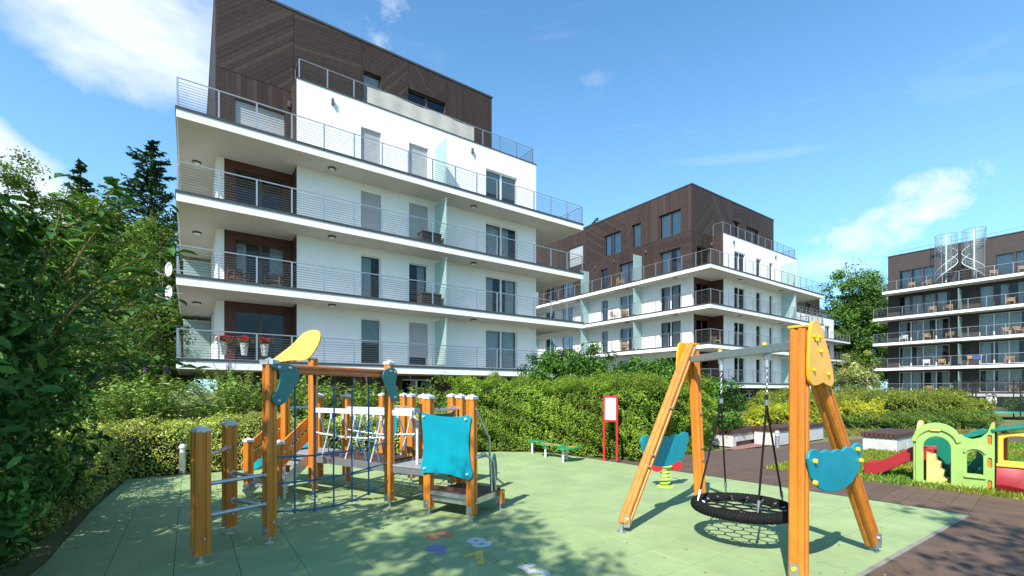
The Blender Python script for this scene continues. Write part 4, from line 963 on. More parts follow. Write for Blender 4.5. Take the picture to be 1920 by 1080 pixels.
# stone benches with wooden slat tops
def bench(x, y, ln, dp, h, rz, label, low=False):
    b = thing('stone_bench', label, 'bench', (x, y, -.02), rz, 'stone benches by the path')
    if low:
        MB().box(0, .22, .02, dp - .02, 0, h - .12).build('stone_block', 'concrete_white', b, bevel=.012); MB().box(.222, ln, .02, dp - .02, .14, h - .12).build('stone_block', 'concrete_white', b, bevel=.012)
        MB().box(.222, ln - .1, .06, dp - .06, .02, .138).build('plinth', 'bench_wood', b)
    else:
        MB().box(0, ln * .42, .02, dp - .02, 0, h - .12).build('stone_block', 'concrete_white', b, bevel=.012); MB().box(ln * .43, ln, .02, dp - .02, 0, h - .12).build('stone_block', 'concrete_white', b, bevel=.012)
    sm = MB().box(-.05, ln + .05, -.045, .045, h - .115, h).mesh('slat', 'bench_wood'); n = round(dp / .1)
    for i in range(n): inst(sm, 'slat', b, (0, .03 + i * (dp - .06) / (n - 1), 0))
bench(6.5, 13.35, 2.0, .7, .50, .69, 'shorter white stone bench with brown slats beside the dark bush', True)
bench(7.95, 13.65, 3.4, .7, .55, .62, 'long white stone bench with brown slats behind the swing post')
bench(10.3, 12.15, 2.2, .8, .50, .62, 'white stone bench with brown slats behind the toy playhouse')

# ================================================================ toy playhouses
def toy_plate(root, O, U, V, outer, holes, d0, d1, name, m, bevel=.012):
    """plate with openings: bridged outline, extruded"""
    bm = bmesh.new(); O, U, V = Vector(O), Vector(U), Vector(V)
    loops = []
    for lp in [outer] + holes:
        vs = [bm.verts.new(O + U * a + V * d0 + Vector((0, 0, z))) for a, z in lp]; loops.append([bm.edges.new((vs[i - 1], vs[i])) for i in range(len(vs))])
    r = bmesh.ops.triangle_fill(bm, use_beauty=True, edges=[e for l in loops for e in l])
    fs = [g for g in r['geom'] if isinstance(g, bmesh.types.BMFace)]
    ex = bmesh.ops.extrude_face_region(bm, geom=fs)
    bmesh.ops.translate(bm, verts=[g for g in ex['geom'] if isinstance(g, bmesh.types.BMVert)], vec=V * (d1 - d0))
    bmesh.ops.recalc_face_normals(bm, faces=bm.faces)
    me = bpy.data.meshes.new(name); bm.to_mesh(me); bm.free(); me.materials.append(MATS[m])
    o = bpy.data.objects.new(name, me); COL.objects.link(o); o.parent = root
    if bevel:
        b = o.modifiers.new('bevel', 'BEVEL'); b.width = bevel; b.segments = 3; b.limit_method = 'ANGLE'; b.angle_limit = R(50)
    return o
def arc(cx, cz, rx, rz, a0, a1, n=12): return [(cx + rx * math.cos(R(a0 + (a1 - a0) * i / n)), cz + rz * math.sin(R(a0 + (a1 - a0) * i / n))) for i in range(n + 1)]
def slot(cx, cz, w, h): return arc(cx, cz + h / 2 - w / 2, w / 2, w / 2, 0, 180, 6) + arc(cx, cz - h / 2 + w / 2, w / 2, w / 2, 180, 360, 6)
ph = thing('toy_playhouse', 'lime green plastic playhouse with arched door, red slide and teal back on the grass', 'playhouse', (7.30, 8.23, -.02), math.atan2(-.76, .65))
out = [(0, 0), (.98, 0), (.98, 1.10), (.965, 1.135), (.94, 1.12), (.90, .98), (.82, .88), (.72, .845), (.63, .87), (.58, .92)] + arc(.27, .80, .31, .30, 20, 160, 14) + [(0, .86)]
door = [(.10, .05), (.46, .05), (.46, .66)] + arc(.28, .66, .18, .20, 0, 180, 12)[1:-1] + [(.10, .66)]
win = [(.655, .26), (.85, .26), (.85, .55)] + arc(.7525, .55, .0975, .10, 0, 180, 10)[1:-1] + [(.655, .55)]
toy_plate(ph, (0, 0, 0), X3, Y3, out, [door, win, slot(.925, .85, .05, .16), slot(.925, .47, .05, .16), slot(.925, .10, .05, .16)], 0, .075, 'front_panel', 'toy_green', .02)
toy_plate(ph, (0, 0, 0), X3, Y3, arc(.27, .72, .335, .33, 12, 175, 16) + arc(.27, .70, .265, .27, 170, 12, 16), [], -.03, .02, 'door_arch', 'toy_green', .015)
toy_plate(ph, (0, 0, 0), X3, Y3, arc(.7525, .62, .14, .12, 0, 180, 12) + arc(.7525, .60, .105, .075, 180, 0, 12), [], -.025, .02, 'window_arch', 'toy_green', .012)
MB().box(.62, .885, -.03, .02, .19, .225).build('window_sill', 'toy_green', ph, bevel=.012)
MB().box(.20, .33, -.036, -.029, .955, .985).build('emblem', 'toy_cream', ph, bevel=.006)
for z in (.85, .47, .10): MB().box(.90, .95, .02, .06, z - .075, z + .06).build('connector', 'toy_orange', ph, bevel=.012)
MB().box(.945, .985, .0, .10, .97, 1.15).build('horn', 'toy_orange', ph, bevel=.02)
MB().box(-.04, .0, .02, .10, .02, .80).build('corner_post', 'toy_green', ph, bevel=.015)
toy_plate(ph, (0, .62, 0), X3, Y3, [(.0, 0), (.98, 0), (.98, .95), (.8, 1.0), (.5, .85), (.2, .8), (0, .8)], [arc(.62, .55, .11, .16, 0, 360, 14)[:-1]], 0, .06, 'back_panel', 'toy_teal', .015)
toy_plate(ph, (0, 0, 0), Y3, X3, [(.10, 0), (.30, 0), (.30, .86), (.2, .9), (.10, .86)], [slot(.2, .68, .06, .18), slot(.2, .40, .06, .16)], .0, .05, 'side_panel', 'toy_cream', .012)
toy_plate(ph, (-.02, 0, 0), Y3, X3, arc(.42, .80, .27, .31, 0, 180, 14) + arc(.42, .80, .17, .20, 180, 0, 14), [], .0, .07, 'slide_arch', 'toy_cream', .02)
toy_plate(ph, (0, .0, 0), X3, Y3, [(.12, 0), (.44, 0), (.40, .10), (.34, .12), (.36, .24), (.30, .26), (.31, .38), (.25, .40), (.24, .52), (.12, .56)], [], .16, .45, 'step_block', 'toy_cream', .015)
sl = MB(); pf = [(-.20, .14), (-.21, -.10), (.21, -.10), (.20, .14), (.15, .14), (.13, .03), (-.13, .03), (-.15, .14)]
sl.loft([[(-s, .40 + u, z + w) for u, w in pf] for s, z in ((-.22, .50), (-.02, .49), (.15, .44), (.32, .32), (.48, .20), (.62, .14), (.74, .13), (.80, .10))]); sl.build('slide', 'toy_red', ph, smooth=True, bevel=.012)
sl = MB(); sl.loft([[(x, y, z) for y in (.08, .62)] + [(x, y, z + .03) for y in (.62, .08)] for x, z in ((.60, .86), (.72, .88), (.84, .93), (.93, 1.02), (.99, 1.10))]); sl.build('canopy', 'toy_teal', ph, smooth=True)
toy_plate(ph, (0, .1, 0), X3, Y3, [(.55, 0), (.98, 0), (.98, .34), (.9, .5), (.78, .3), (.6, .12)], [], .2, .3, 'inner_tube', 'toy_teal', .02)
p2 = thing('toy_playhouse', 'yellow and red plastic playhouse with green roof at the right picture edge', 'playhouse', (7.30 + .65 * .995 + .76 * .05, 8.23 - .76 * .995 + .65 * .05, -.02), math.atan2(-.76, .65))
for x0 in (.02, .50):
    toy_plate(p2, (0, 0, 0), X3, Y3, [(x0, .46), (x0 + .48, .46), (x0 + .48, 1.02), (x0, .96)] if x0 < .3 else [(x0, .46), (x0 + .48, .46), (x0 + .48, .96), (x0, 1.02)], [[(x0 + .06, .52), (x0 + .42, .52), (x0 + .42, .86)] + arc(x0 + .24, .86, .18, .07, 0, 180, 8)[1:-1] + [(x0 + .06, .86)]], 0, .07, 'window_panel', 'toy_yellow', .012)
MB().box(-.0, 1.0, -.04, .09, .42, .468).build('window_ledge', 'toy_yellow', p2, bevel=.015)
m = MB(); m.loft([[(x, y, z + .34 * 0 + (.02 * math.sin(x * 16) if 0 < i < 3 else 0)) for x in [j * .1 for j in range(11)]] + [(x, y + .04, z) for x in [j * .1 for j in range(10, -1, -1)]] for i, (y, z) in enumerate(((-.04, .02), (-.10, .12), (-.07, .28), (-.01, .415)))]); m.build('red_base', 'toy_red', p2, smooth=True, bevel=.01)
MB().box(.02, .98, .02, .55, .02, .41).build('base_box', 'toy_red', p2, bevel=.03)
for s in (0, 1):
    m = MB()
    pr = [(-.04, .98), (.5, 1.10), (.5, 1.15), (-.06, 1.03)] if s == 0 else [(.5, 1.10), (1.04, .98), (1.06, 1.03), (.5, 1.15)]
    m.prism(pr, -.08, .62); m.build('roof', 'toy_teal', p2, bevel=.015)
for x in (.04, .9): MB().box(x, x + .07, .5, .56, .42, .98).build('rear_post', 'toy_orange', p2, bevel=.01)

# ================================================================ trampoline and two children on it
tr = thing('trampoline', 'round trampoline with teal edge pad and dark safety net far right', 'trampoline', (29.3, 27.6, -.05))
n = 28; rr = 1.75; zt_ = .46
MB().lathe([(rr - .3, zt_), (rr, zt_ + .02), (rr + .02, zt_ - .06), (rr - .28, zt_ - .06)], n=32).build('edge_pad', 'toy_teal', tr, smooth=True)
MB().lathe([(.01, zt_ - .03), (rr - .29, zt_ - .02)], n=32).build('mat', 'net_black', tr)
for i in range(6):
    a = 2 * math.pi * i / 6 + .3; x, y = (rr + .03) * math.cos(a), (rr + .03) * math.sin(a)
    MB().tube([(x, y, 0), (x, y, 2.35)], .03, 8).build('pole', 'net_black', tr, smooth=True)
nm = MATS['drum_mesh'].copy(); nm.name = 'safety_net'; MATS['safety_net'] = nm
for nd in nm.node_tree.nodes:
    if nd.type == 'BSDF_PRINCIPLED': nd.inputs['Base Color'].default_value = (.02, .02, .02, 1); nd.inputs['Metallic'].default_value = 0
    if nd.type == 'MIX_SHADER': nd.inputs[0].default_value = .35
MB().loft([[(rr * math.cos(2 * math.pi * i / 32), rr * math.sin(2 * math.pi * i / 32), z) for i in range(32)] for z in (zt_, 2.3)], True, False).build('net', 'safety_net', tr)
def child(x, y, z, H, rz, shirt, short, label, lean=.0, cap=None):
    s = H / 1.2
    J = {'pel': (0, 0, .58), 'abd': (0, -.01, .70), 'che': (0, .0 - lean, .86), 'nek': (0, -lean, .97), 'hed': (0, -.01 - lean, 1.05), 'top': (0, -lean, 1.17),
         'hL': (.075, 0, .55), 'kL': (.09, -.04, .31), 'aL': (.09, .02, .06), 'tL': (.10, -.10, .03), 'hR': (-.075, 0, .55), 'kR': (-.085, -.02, .31), 'aR': (-.085, .03, .06), 'tR': (-.095, -.09, .03),
         'sL': (.12, -lean, .91), 'eL': (.19, -.03 - lean, .73), 'wL': (.20, -.14 - lean, .60), 'fL': (.20, -.18 - lean, .54), 'sR': (-.12, -lean, .91), 'eR': (-.19, -.03 - lean, .73), 'wR': (-.19, -.15 - lean, .62), 'fR': (-.19, -.19 - lean, .57)}
    E_ = [('pel', 'abd'), ('abd', 'che'), ('che', 'nek'), ('nek', 'hed'), ('hed', 'top'), ('pel', 'hL'), ('hL', 'kL'), ('kL', 'aL'), ('aL', 'tL'), ('pel', 'hR'), ('hR', 'kR'), ('kR', 'aR'), ('aR', 'tR'), ('che', 'sL'), ('sL', 'eL'), ('eL', 'wL'), ('wL', 'fL'), ('che', 'sR'), ('sR', 'eR'), ('eR', 'wR'), ('wR', 'fR')]
    rad = {'pel': .10, 'abd': .095, 'che': .105, 'nek': .045, 'hed': .088, 'top': .07, 'hL': .075, 'hR': .075, 'kL': .05, 'kR': .05, 'aL': .035, 'aR': .035, 'tL': .03, 'tR': .03, 'sL': .052, 'sR': .052, 'eL': .035, 'eR': .035, 'wL': .026, 'wR': .026, 'fL': .028, 'fR': .028}
    ks = list(J); me = bpy.data.meshes.new('person'); me.from_pydata([Vector(J[k]) * s for k in ks], [(ks.index(a), ks.index(b)) for a, b in E_], [])
    o = bpy.data.objects.new('person', me); COL.objects.link(o)
    sk = o.modifiers.new('skin', 'SKIN'); o.modifiers.new('sub', 'SUBSURF').levels = 2
    for i, k in enumerate(ks): me.skin_vertices[0].data[i].radius = (rad[k] * s, rad[k] * s); me.skin_vertices[0].data[i].use_root = (k == 'pel')
    dg = bpy.context.evaluated_depsgraph_get(); dg.update(); m2 = bpy.data.meshes.new_from_object(o.evaluated_get(dg)); bpy.data.objects.remove(o)
    m2.materials.clear()
    for q in ('skin', shirt, short, 'hair'): m2.materials.append(MATS[q])
    for p in m2.polygons:
        c = p.center / s; p.use_smooth = True
        if c.z > 1.10 or (c.z > 1.0 and c.y > .01): p.material_index = 3
        elif c.z > .95 and abs(c.x) < .1: p.material_index = 0
        elif c.z > .60 and not (abs(c.x) > .15 and c.z < .74): p.material_index = 1
        elif .30 < c.z <= .64 and abs(c.x) < .16: p.material_index = 2
    o = bpy.data.objects.new('person', m2); COL.objects.link(o); o.location = (x, y, z); o.rotation_euler = (0, 0, rz)
    if cap:
        m = MB(); m.lathe([(.098 * s, 1.08 * s), (.10 * s, 1.12 * s), (.07 * s, 1.18 * s), (.01, 1.20 * s)], n=14); m.add([(-.08 * s, -.08 * s, 1.09 * s), (.08 * s, -.08 * s, 1.09 * s), (.05 * s, -.19 * s, 1.07 * s), (-.05 * s, -.19 * s, 1.07 * s)], [(0, 1, 2, 3)]); m.build('cap', cap, o, smooth=True)
    return tag(o, label, 'person')
child(28.75, 27.4, .41, 1.05, 2.4, 'shirt', 'shirt', 'child in white clothes and white cap standing on the trampoline', .03, 'shirt')
child(29.15, 27.45, .41, 1.02, -2.2, 'shirt', 'shorts', 'child in white T-shirt and dark shorts standing on the trampoline')

# ================================================================ things on the balconies
def armchair(root_loc, rz, m_, label, group):
    c = thing('armchair', label, 'chair', root_loc, rz, group)
    for x in (-.27, .27):
        for y in (-.24, .24): MB().box(x - .025, x + .025, y - .025, y + .025, 0, .60 if y < 0 else .80).build('leg', m_, c)
        MB().box(x - .035, x + .035, -.30, .28, .60, .63).build('armrest', m_, c)
    MB().box(-.24, .24, -.26, .24, .36, .42).build('seat', m_, c)
    for i in range(4): MB().box(-.24, .24, .225, .25, .47 + i * .085, .53 + i * .085).build('back_slat', m_, c)
    return c
def on(b, x, y, z):
    """point given in a building's own axes"""
    return b.matrix_world @ Vector((x, y, z))
bpy.context.view_layer.update()
ang_c = math.atan2(-.816, .578)
fl = {13.45: 'top', 10.36: 'second from top', 7.36: 'third from top', 4.38: 'fourth from top', 1.4: 'lowest'}
proto = {}
def put_chair(x, y, z, rz, m_, label, group):
    if m_ not in proto: proto[m_] = armchair((x, y, z), rz, m_, label, group); return
    o = copy_tree(proto[m_]); o.location = (x, y, z); o.rotation_euler = (0, 0, rz); o['label'] = label; o['group'] = group
ordn = ['first', 'second', 'third', 'fourth', 'fifth']
for z, xs in ((13.45, (3.4, 4.7, 10.0, 12.0)), (10.36, (5.2, 6.5, 11.2)), (7.36, (2.7, 4.7, 6.7, 10.9, 11.7)), (4.38, (4.7, 6.0, 11.1)), (1.4, (5.0, 6.9, 11.4))):
    for i, x in enumerate(xs):
        p = on(CB, x, .95, z); w = (z, i) in ((7.36, 0), (4.38, 0))
        put_chair(p.x, p.y, p.z, ang_c + random.uniform(-.5, .5), 'frame_white' if w else 'teak', ('white' if w else 'wooden') + ' armchair, ' + ordn[i] + ' from left on the ' + fl[z] + ' balcony of the dark block', 'armchairs on the dark block')
BA = [o for o in bpy.data.objects if o.name.startswith('apartment_building')]; BA_, BB_ = BA[0], BA[1]
# laundry rack on the dark block
p = on(CB, 8.6, .8, 4.38); lr = thing('laundry_rack', 'drying rack with blue and orange towels on the right dark block balcony', 'laundry rack', p, ang_c)
for x in (-.5, .5):
    MB().bar((x, -.25, 0), (x, .25, .95), .02, .02).build('leg', 'frame_white', lr); MB().bar((x, .25, 0), (x, -.25, .95), .02, .02).build('leg', 'frame_white', lr)
for y in (-.25, 0, .25): MB().tube([(-.6, y, .95), (.6, y, .95)], .01, 6).build('rail', 'frame_white', lr)
MB().box(-.1, .5, -.27, -.255, .55, .97).build('towel', 'towel_blue', lr); MB().box(-.5, -.14, -.27, -.255, .65, .97).build('towel', 'towel_orange', lr)
# chairs on the middle block
for i, (yy, kk) in enumerate(((8.9, 2), (10.2, 2), (8.9, 1), (13.4, 0), (9.4, 3))):
    p = on(BB_, .7, yy, 2.25 + 3 * kk); put_chair(p.x, p.y, p.z, ANG + 1.6 + random.uniform(-.6, .6), 'teak', ('wooden armchair %s on the side balcony, %s level of the middle block' % (('beside the glass screen', 'further back', 'beside the glass screen', 'past the single window', 'beside the glass screen')[i], ('lowest', 'second', 'third', 'penthouse')[kk])), 'armchairs on the middle block')
p = on(BB_, 2.6, 1.2, 5.25); put_chair(p.x, p.y, p.z, ANG - .4, 'teak', 'wooden armchair in the corner loggia of the middle block', 'armchairs on the middle block')
p = on(BA_, 2.0, 1.3, 5.83); put_chair(p.x, p.y, p.z, ANG + .4, 'frame_brown', 'brown armchair in the second level loggia of the near block', 'armchairs on the near block')
p = on(BA_, 3.3, 1.3, 5.83); put_chair(p.x, p.y, p.z, ANG - .4, 'frame_brown', 'brown armchair near the loggia window, right one of two on the near block', 'armchairs on the near block')
# wicker chests beside the glass screens
for z, lb in ((5.83, 'dark wicker chest on the second balcony beside the glass screen'), (8.83, 'dark wicker chest on the third balcony beside the glass screen')):
    p = on(BA_, 10.1, .62, z); c = thing('wicker_chest', lb, 'chest', p, ANG, 'wicker chests')
    MB().box(-.5, .5, -.3, .3, .05, .52).build('body', 'wicker', c, bevel=.02); MB().box(-.53, .53, -.33, .33, .525, .60).build('lid', 'wicker', c, bevel=.02)
    for i in range(5): MB().box(-.515, .515, -.315, -.302, .09 + i * .09, .14 + i * .09).build('weave_band', 'wicker', c)
# satellite dishes on the left end of the near block
for z, lb in ((6.1, 'upper grey satellite dish at the left end of the near block'), (5.25, 'lower grey satellite dish at the left end of the near block')):
    p = on(BA_, -.16, .75, z); c = thing('satellite_dish', lb, 'satellite dish', p, ANG, 'satellite dishes')
    m = MB(); rings = []
    for r_, d_h in ((.01, .0), (.08, .01), (.16, .035), (.22, .07), (.225, .075), (.16, .045)): rings.append([(-d_h * .3 - .0, -d_h + .0, 0)] and [Vector((r_ * math.cos(t_) * .5 - d_h, -r_ * math.cos(t_) * .8 - d_h * .5, r_ * math.sin(t_) * 1.15)) for t_ in [2 * math.pi * j / 20 for j in range(20)]])
    m.loft(rings, True, False); m.build('reflector', 'dish', c, smooth=True)
    m = MB(); m.tube([(0, 0, -.3), (-.35, -.2, -.22)], .012, 6); m.build('arm', 'white_metal', c); m = MB(); m.tube([(-.35, -.2, -.22), (-.42, -.24, -.16)], .03, 8); m.build('receiver', 'white_metal', c)
    MB().bar((.02, .0, 0), (.38, -.02, 0), .03, .03).build('bracket', 'zinc', c)

# ================================================================ vegetation
rng = np.random.default_rng(5)
def leaf_object(name, P, N, size, col, m='leaf', parent=None, aspect=.5, T=None, fold=.12, kind=None, curl=None):
    """one rhombic, slightly folded leaf per point (six corners when curl is given)"""
    n = len(P); N = N / (np.linalg.norm(N, axis=1, keepdims=True) + 1e-9)
    if T is None: T = rng.normal(size=(n, 3))
    T = T - N * (T * N).sum(1, keepdims=True); T /= np.linalg.norm(T, axis=1, keepdims=True) + 1e-9
    B = np.cross(N, T); s = np.asarray(size).reshape(-1, 1) * np.ones((n, 1)); a = np.asarray(aspect).reshape(-1, 1)
    if curl is None:
        V = np.stack([P - T * s * .5, P + B * s * a * .5 + N * s * fold - T * s * .05, P + T * s * .5, P - B * s * a * .5 + N * s * fold - T * s * .05], 1); q = 4
        loops = np.arange(n * 4).reshape(n, 4); sizes = np.full(n, 4)
    else:
        V = np.stack([P - T * s * .5, P - T * s * .18 + B * s * a * .46 + N * s * fold, P + T * s * .2 + B * s * a * .40 + N * s * (fold - curl * .4), P + T * s * .5 - N * s * curl,
                      P + T * s * .2 - B * s * a * .40 + N * s * (fold - curl * .4), P - T * s * .18 - B * s * a * .46 + N * s * fold, P - T * s * .18, P + T * s * .2 - N * s * curl * .4], 1); q = 8
        f = np.array([[0, 6, 1, 1], [0, 5, 6, 6], [6, 7, 2, 1], [6, 5, 4, 7], [7, 3, 2, 2], [7, 4, 3, 3]])
        tri = [[0, 6, 1], [0, 5, 6], [7, 3, 2], [7, 4, 3]]; quad = [[6, 7, 2, 1], [6, 5, 4, 7]]
        base_i = (np.arange(n) * 8)[:, None]
        row = np.concatenate([np.array(sum(tri, []) + sum(quad, []))[None, :] + base_i], 1); loops = row; sizes = np.tile([3, 3, 3, 3, 4, 4], n)
    me = bpy.data.meshes.new(name); V = V.reshape(-1, 3).astype(np.float32)
    me.vertices.add(len(V)); me.vertices.foreach_set('co', V.ravel()); lp = loops.ravel().astype(np.int32)
    me.loops.add(len(lp)); me.loops.foreach_set('vertex_index', lp)
    st = np.concatenate([[0], np.cumsum(sizes)[:-1]]).astype(np.int32); me.polygons.add(len(sizes)); me.polygons.foreach_set('loop_start', st)
    try: me.polygons.foreach_set('loop_total', sizes.astype(np.int32))
    except Exception: pass
    c4 = np.ones((n, q, 4), np.float32); c4[:, :, :3] = np.asarray(col, np.float32).reshape(-1, 1, 3)
    ca = me.color_attributes.new('col', 'FLOAT_COLOR', 'POINT'); ca.data.foreach_set('color', c4.ravel())
    me.materials.append(MATS[m]); me.update(calc_edges=True); me.validate()
    o = bpy.data.objects.new(name, me); COL.objects.link(o)
    if parent: o.parent = parent
    if kind: o['kind'] = kind
    return o
def colors(n, base, var=.25, hue=.12, pal=None):
    if pal is not None: base = np.array(pal)[rng.integers(0, len(pal), n)]
    c = np.array(base).reshape(-1, 3) * np.ones((n, 1)); k = np.exp(rng.normal(0, var, (n, 1))); c = c * k
    c[:, 0] *= np.exp(rng.normal(0, hue, n)); return np.clip(c, .004, .9)
def wob(P, f, a, seed=0.):
    """cheap smooth noise"""
    x, y, z = (P * f).T
    return a * (np.sin(x * 1.7 + y * .9 + seed) + np.sin(y * 2.3 - z * 1.3 + seed * 2.1) + np.sin(z * 2.9 + x * 1.1 + seed * .7) + .6 * np.sin(x * 5.1 + z * 3.7 + seed) + .6 * np.sin(y * 6.3 - x * 4.1)) / 3
def hedge(name, label, cat, poly, h, n, size, pal, seed, group=None, top_h=None, rough=.16, m='leaf', aspect=.55, core=True, lean=.0):
    """clipped hedge over a footprint: leaves on and just under its rounded skin, solid dark core added inside to block light"""
    poly = np.array(poly, float); c = poly.mean(0)
    hd = thing(name, label, cat, (c[0], c[1], 0), 0, group)
    e = np.roll(poly, -1, 0) - poly; ln = np.linalg.norm(e, axis=1); area = abs((poly[:, 0] * np.roll(poly[:, 1], -1) - np.roll(poly[:, 0], -1) * poly[:, 1]).sum()) / 2
    sgn = np.sign((poly[:, 0] * np.roll(poly[:, 1], -1) - np.roll(poly[:, 0], -1) * poly[:, 1]).sum())
    side = ln.sum() * h; ns_ = int(n * side / (side + area)); nt_ = n - ns_
    idx = rng.choice(len(poly), ns_, p=ln / ln.sum()); t_ = rng.random(ns_); z = rng.random(ns_) ** .9 * h
    P = np.zeros((ns_, 3)); P[:, :2] = poly[idx] + e[idx] * t_[:, None]; P[:, 2] = z
    nr = np.stack([e[:, 1], -e[:, 0]], 1) / ln[:, None] * sgn; N = np.zeros((ns_, 3)); N[:, :2] = nr[idx]
    inset = .25 * np.clip((z / h - .72) / .28, 0, 1) ** 2 * h * .5; P[:, :2] -= N[:, :2] * inset[:, None]; N[:, 2] = .25 + np.clip((z / h - .7) / .3, 0, 1)
    lo, hi = poly.min(0), poly.max(0); Q = []
    while sum(len(q) for q in Q) < nt_:
        q = lo + (hi - lo) * rng.random((nt_ * 2, 2)); k = np.zeros(len(q), bool)
        for i in range(len(poly)):
            (x1, y1), (x2, y2) = poly[i - 1], poly[i]; cond = (y1 > q[:, 1]) != (y2 > q[:, 1])
            with np.errstate(divide='ignore', invalid='ignore'): k ^= cond & (q[:, 0] < (x2 - x1) * (q[:, 1] - y1) / (y2 - y1 + 1e-12) + x1)
        Q.append(q[k])
    Q = np.concatenate(Q)[:nt_]; T_ = np.zeros((nt_, 3)); T_[:, :2] = Q; T_[:, 2] = h; NT = np.zeros((nt_, 3)); NT[:, 2] = 1
    P = np.concatenate([P, T_]); N = np.concatenate([N, NT]); Nn = N / np.linalg.norm(N, axis=1, keepdims=True)
    dsp = wob(P, 1.6, rough, seed) + wob(P, 5., rough * .75, seed + 3) - np.abs(rng.normal(0, .06, len(P)))
    P = P + Nn * dsp[:, None]; P[:, 2] = np.maximum(P[:, 2], .02)
    spr = rng.random(len(P)) < .05 * (N[:, 2] > .9); P[spr, 2] += rng.random(spr.sum()) * .16
    NN = Nn * .9 + rng.normal(0, .5, P.shape) + np.array([-.1, -.2, .3])
    cl_ = colors(len(P), None, .22, .14, pal); cl_ *= (1 + wob(P, 2.2, .35, seed + 5))[:, None]
    P -= np.array([c[0], c[1], 0])
    leaf_object('foliage', P, NN, size * np.exp(rng.normal(0, .22, len(P))), np.clip(cl_, .004, .9), m, hd, aspect)
    if core:
        vn = nr + np.roll(nr, 1, 0); vn /= np.maximum((vn * nr).sum(1), .5)[:, None]; k = poly - c - vn * min(.24, rough * 1.1 + .06); MB().slab([tuple(x) for x in k], .0, h - .3).build('light_block_core', 'core', hd, bevel=.15, seg=2)  # solid dark filler added so no light passes between the leaves
    return hd
G_HEDGE = [(.15, .26, .022), (.115, .22, .018), (.205, .30, .03), (.085, .175, .018), (.24, .27, .04)]
hedge('hedge', 'tall clipped green hedge behind the playground, middle of the picture', 'hedge', [(-1.5, 12.2), (-.4, 12.45), (.5, 12.45), (1.25, 12.05), (1.95, 11.35), (2.75, 10.55), (3.2, 10.6), (4.4, 11.8), (5.6, 12.7), (5.9, 13.4), (4.6, 15.2), (1.5, 15.6), (-1.2, 14.4), (-1.9, 13.2)], 1.88, 150000, .044, G_HEDGE, 1., rough=.2)
Y_HEDGE = [(.36, .42, .05), (.28, .37, .045), (.46, .50, .13), (.19, .29, .035), (.58, .58, .28), (.24, .22, .05)]
hedge('hedge', 'low yellow-green hedge with pale leaves along the left playground edge', 'hedge', [(-5.2, 5.1), (-6.05, 6.4), (-7.3, 8.5), (-5.6, 9.55), (-3.45, 10.9), (-1.75, 12.0), (-2.2, 12.9), (-4.0, 11.9), (-6.2, 10.6), (-8.5, 9.1), (-7.3, 6.5), (-6.2, 4.7)], 1.0, 62000, .042, Y_HEDGE, 2., rough=.15)
O_HEDGE = [(.155, .235, .026), (.19, .26, .03), (.115, .20, .022), (.23, .25, .04), (.26, .20, .05)]
hedge('hedge', 'long olive green hedge in the far right garden beyond the path', 'hedge', [(11.5, 21.4), (15, 20.9), (19.0, 20.6), (21.2, 21.2), (22.4, 22.4), (22.2, 24.8), (19, 24.8), (13, 24.2)], 1.38, 70000, .065, O_HEDGE, 3., rough=.3)
hedge('juniper_bed', 'bright yellow juniper spreading below the long olive hedge', 'juniper', [(9.6, 18.6), (11.4, 18.2), (12.7, 18.8), (12.5, 20.3), (10.4, 20.4)], .85, 14000, .075, [(.52, .47, .04), (.40, .42, .04), (.2, .3, .03)], 4., rough=.3, aspect=.3)
hedge('juniper_bed', 'green juniper carpet at the foot of the long olive hedge', 'juniper', [(13.0, 18.9), (16.5, 18.6), (20, 18.6), (20.5, 19.8), (17, 20.4), (13.2, 20.2)], .62, 18000, .075, [(.06, .14, .03), (.10, .19, .03), (.05, .11, .025), (.2, .24, .04)], 5., rough=.28, aspect=.3)
hedge('juniper_bed', 'small yellow juniper between the swing leg and the long olive hedge', 'juniper', [(14.4, 19.6), (15.6, 19.4), (16.4, 20.0), (15.8, 20.9), (14.5, 20.7)], 1.0, 7000, .075, [(.52, .47, .04), (.36, .40, .03)], 6., rough=.3, aspect=.3)

def crown(name, c, r, ncl, per, clr, size, pal, m='leaf', parent=None, aspect=.55, shell=.5, droop=0., seed=0, up=.3, curl=None, flat=1.):
    """crown of separate leaf clumps filling an ellipsoid, gaps left between them"""
    c = np.array(c); r = np.array(r)
    d = rng.normal(size=(ncl, 3)); d /= np.linalg.norm(d, axis=1, keepdims=True); rad = shell + (1 - shell) * rng.random(ncl) ** .6
    rad *= 1 + wob(d * 2, 1.5, .16, seed)
    C = c + d * r * rad[:, None]
    k = np.repeat(np.arange(ncl), per); off = rng.normal(size=(len(k), 3)); off /= np.linalg.norm(off, axis=1, keepdims=True); off *= (rng.random((len(k), 1)) ** .45) * clr * np.exp(rng.normal(0, .25, (ncl, 1)))[k]
    off[:, 2] *= .7 * flat
    P = C[k] + off
    if droop: P[:, 2] -= droop * (np.linalg.norm(off[:, :2], axis=1) ** 1.0) + droop * rng.random(len(k)) * .5
    N = off / (np.linalg.norm(off, axis=1, keepdims=True) + 1e-6) * .6 + d[k] * .4 + rng.normal(0, .6, P.shape) + np.array([0, 0, up])
    cc = colors(len(P), None, .2, .12, pal) * np.exp(rng.normal(0, .30, (ncl, 1)))[k]
    return leaf_object(name, P, N, size * np.exp(rng.normal(0, .25, len(P))), np.clip(cc, .003, .9), m, parent, aspect, curl=curl), C
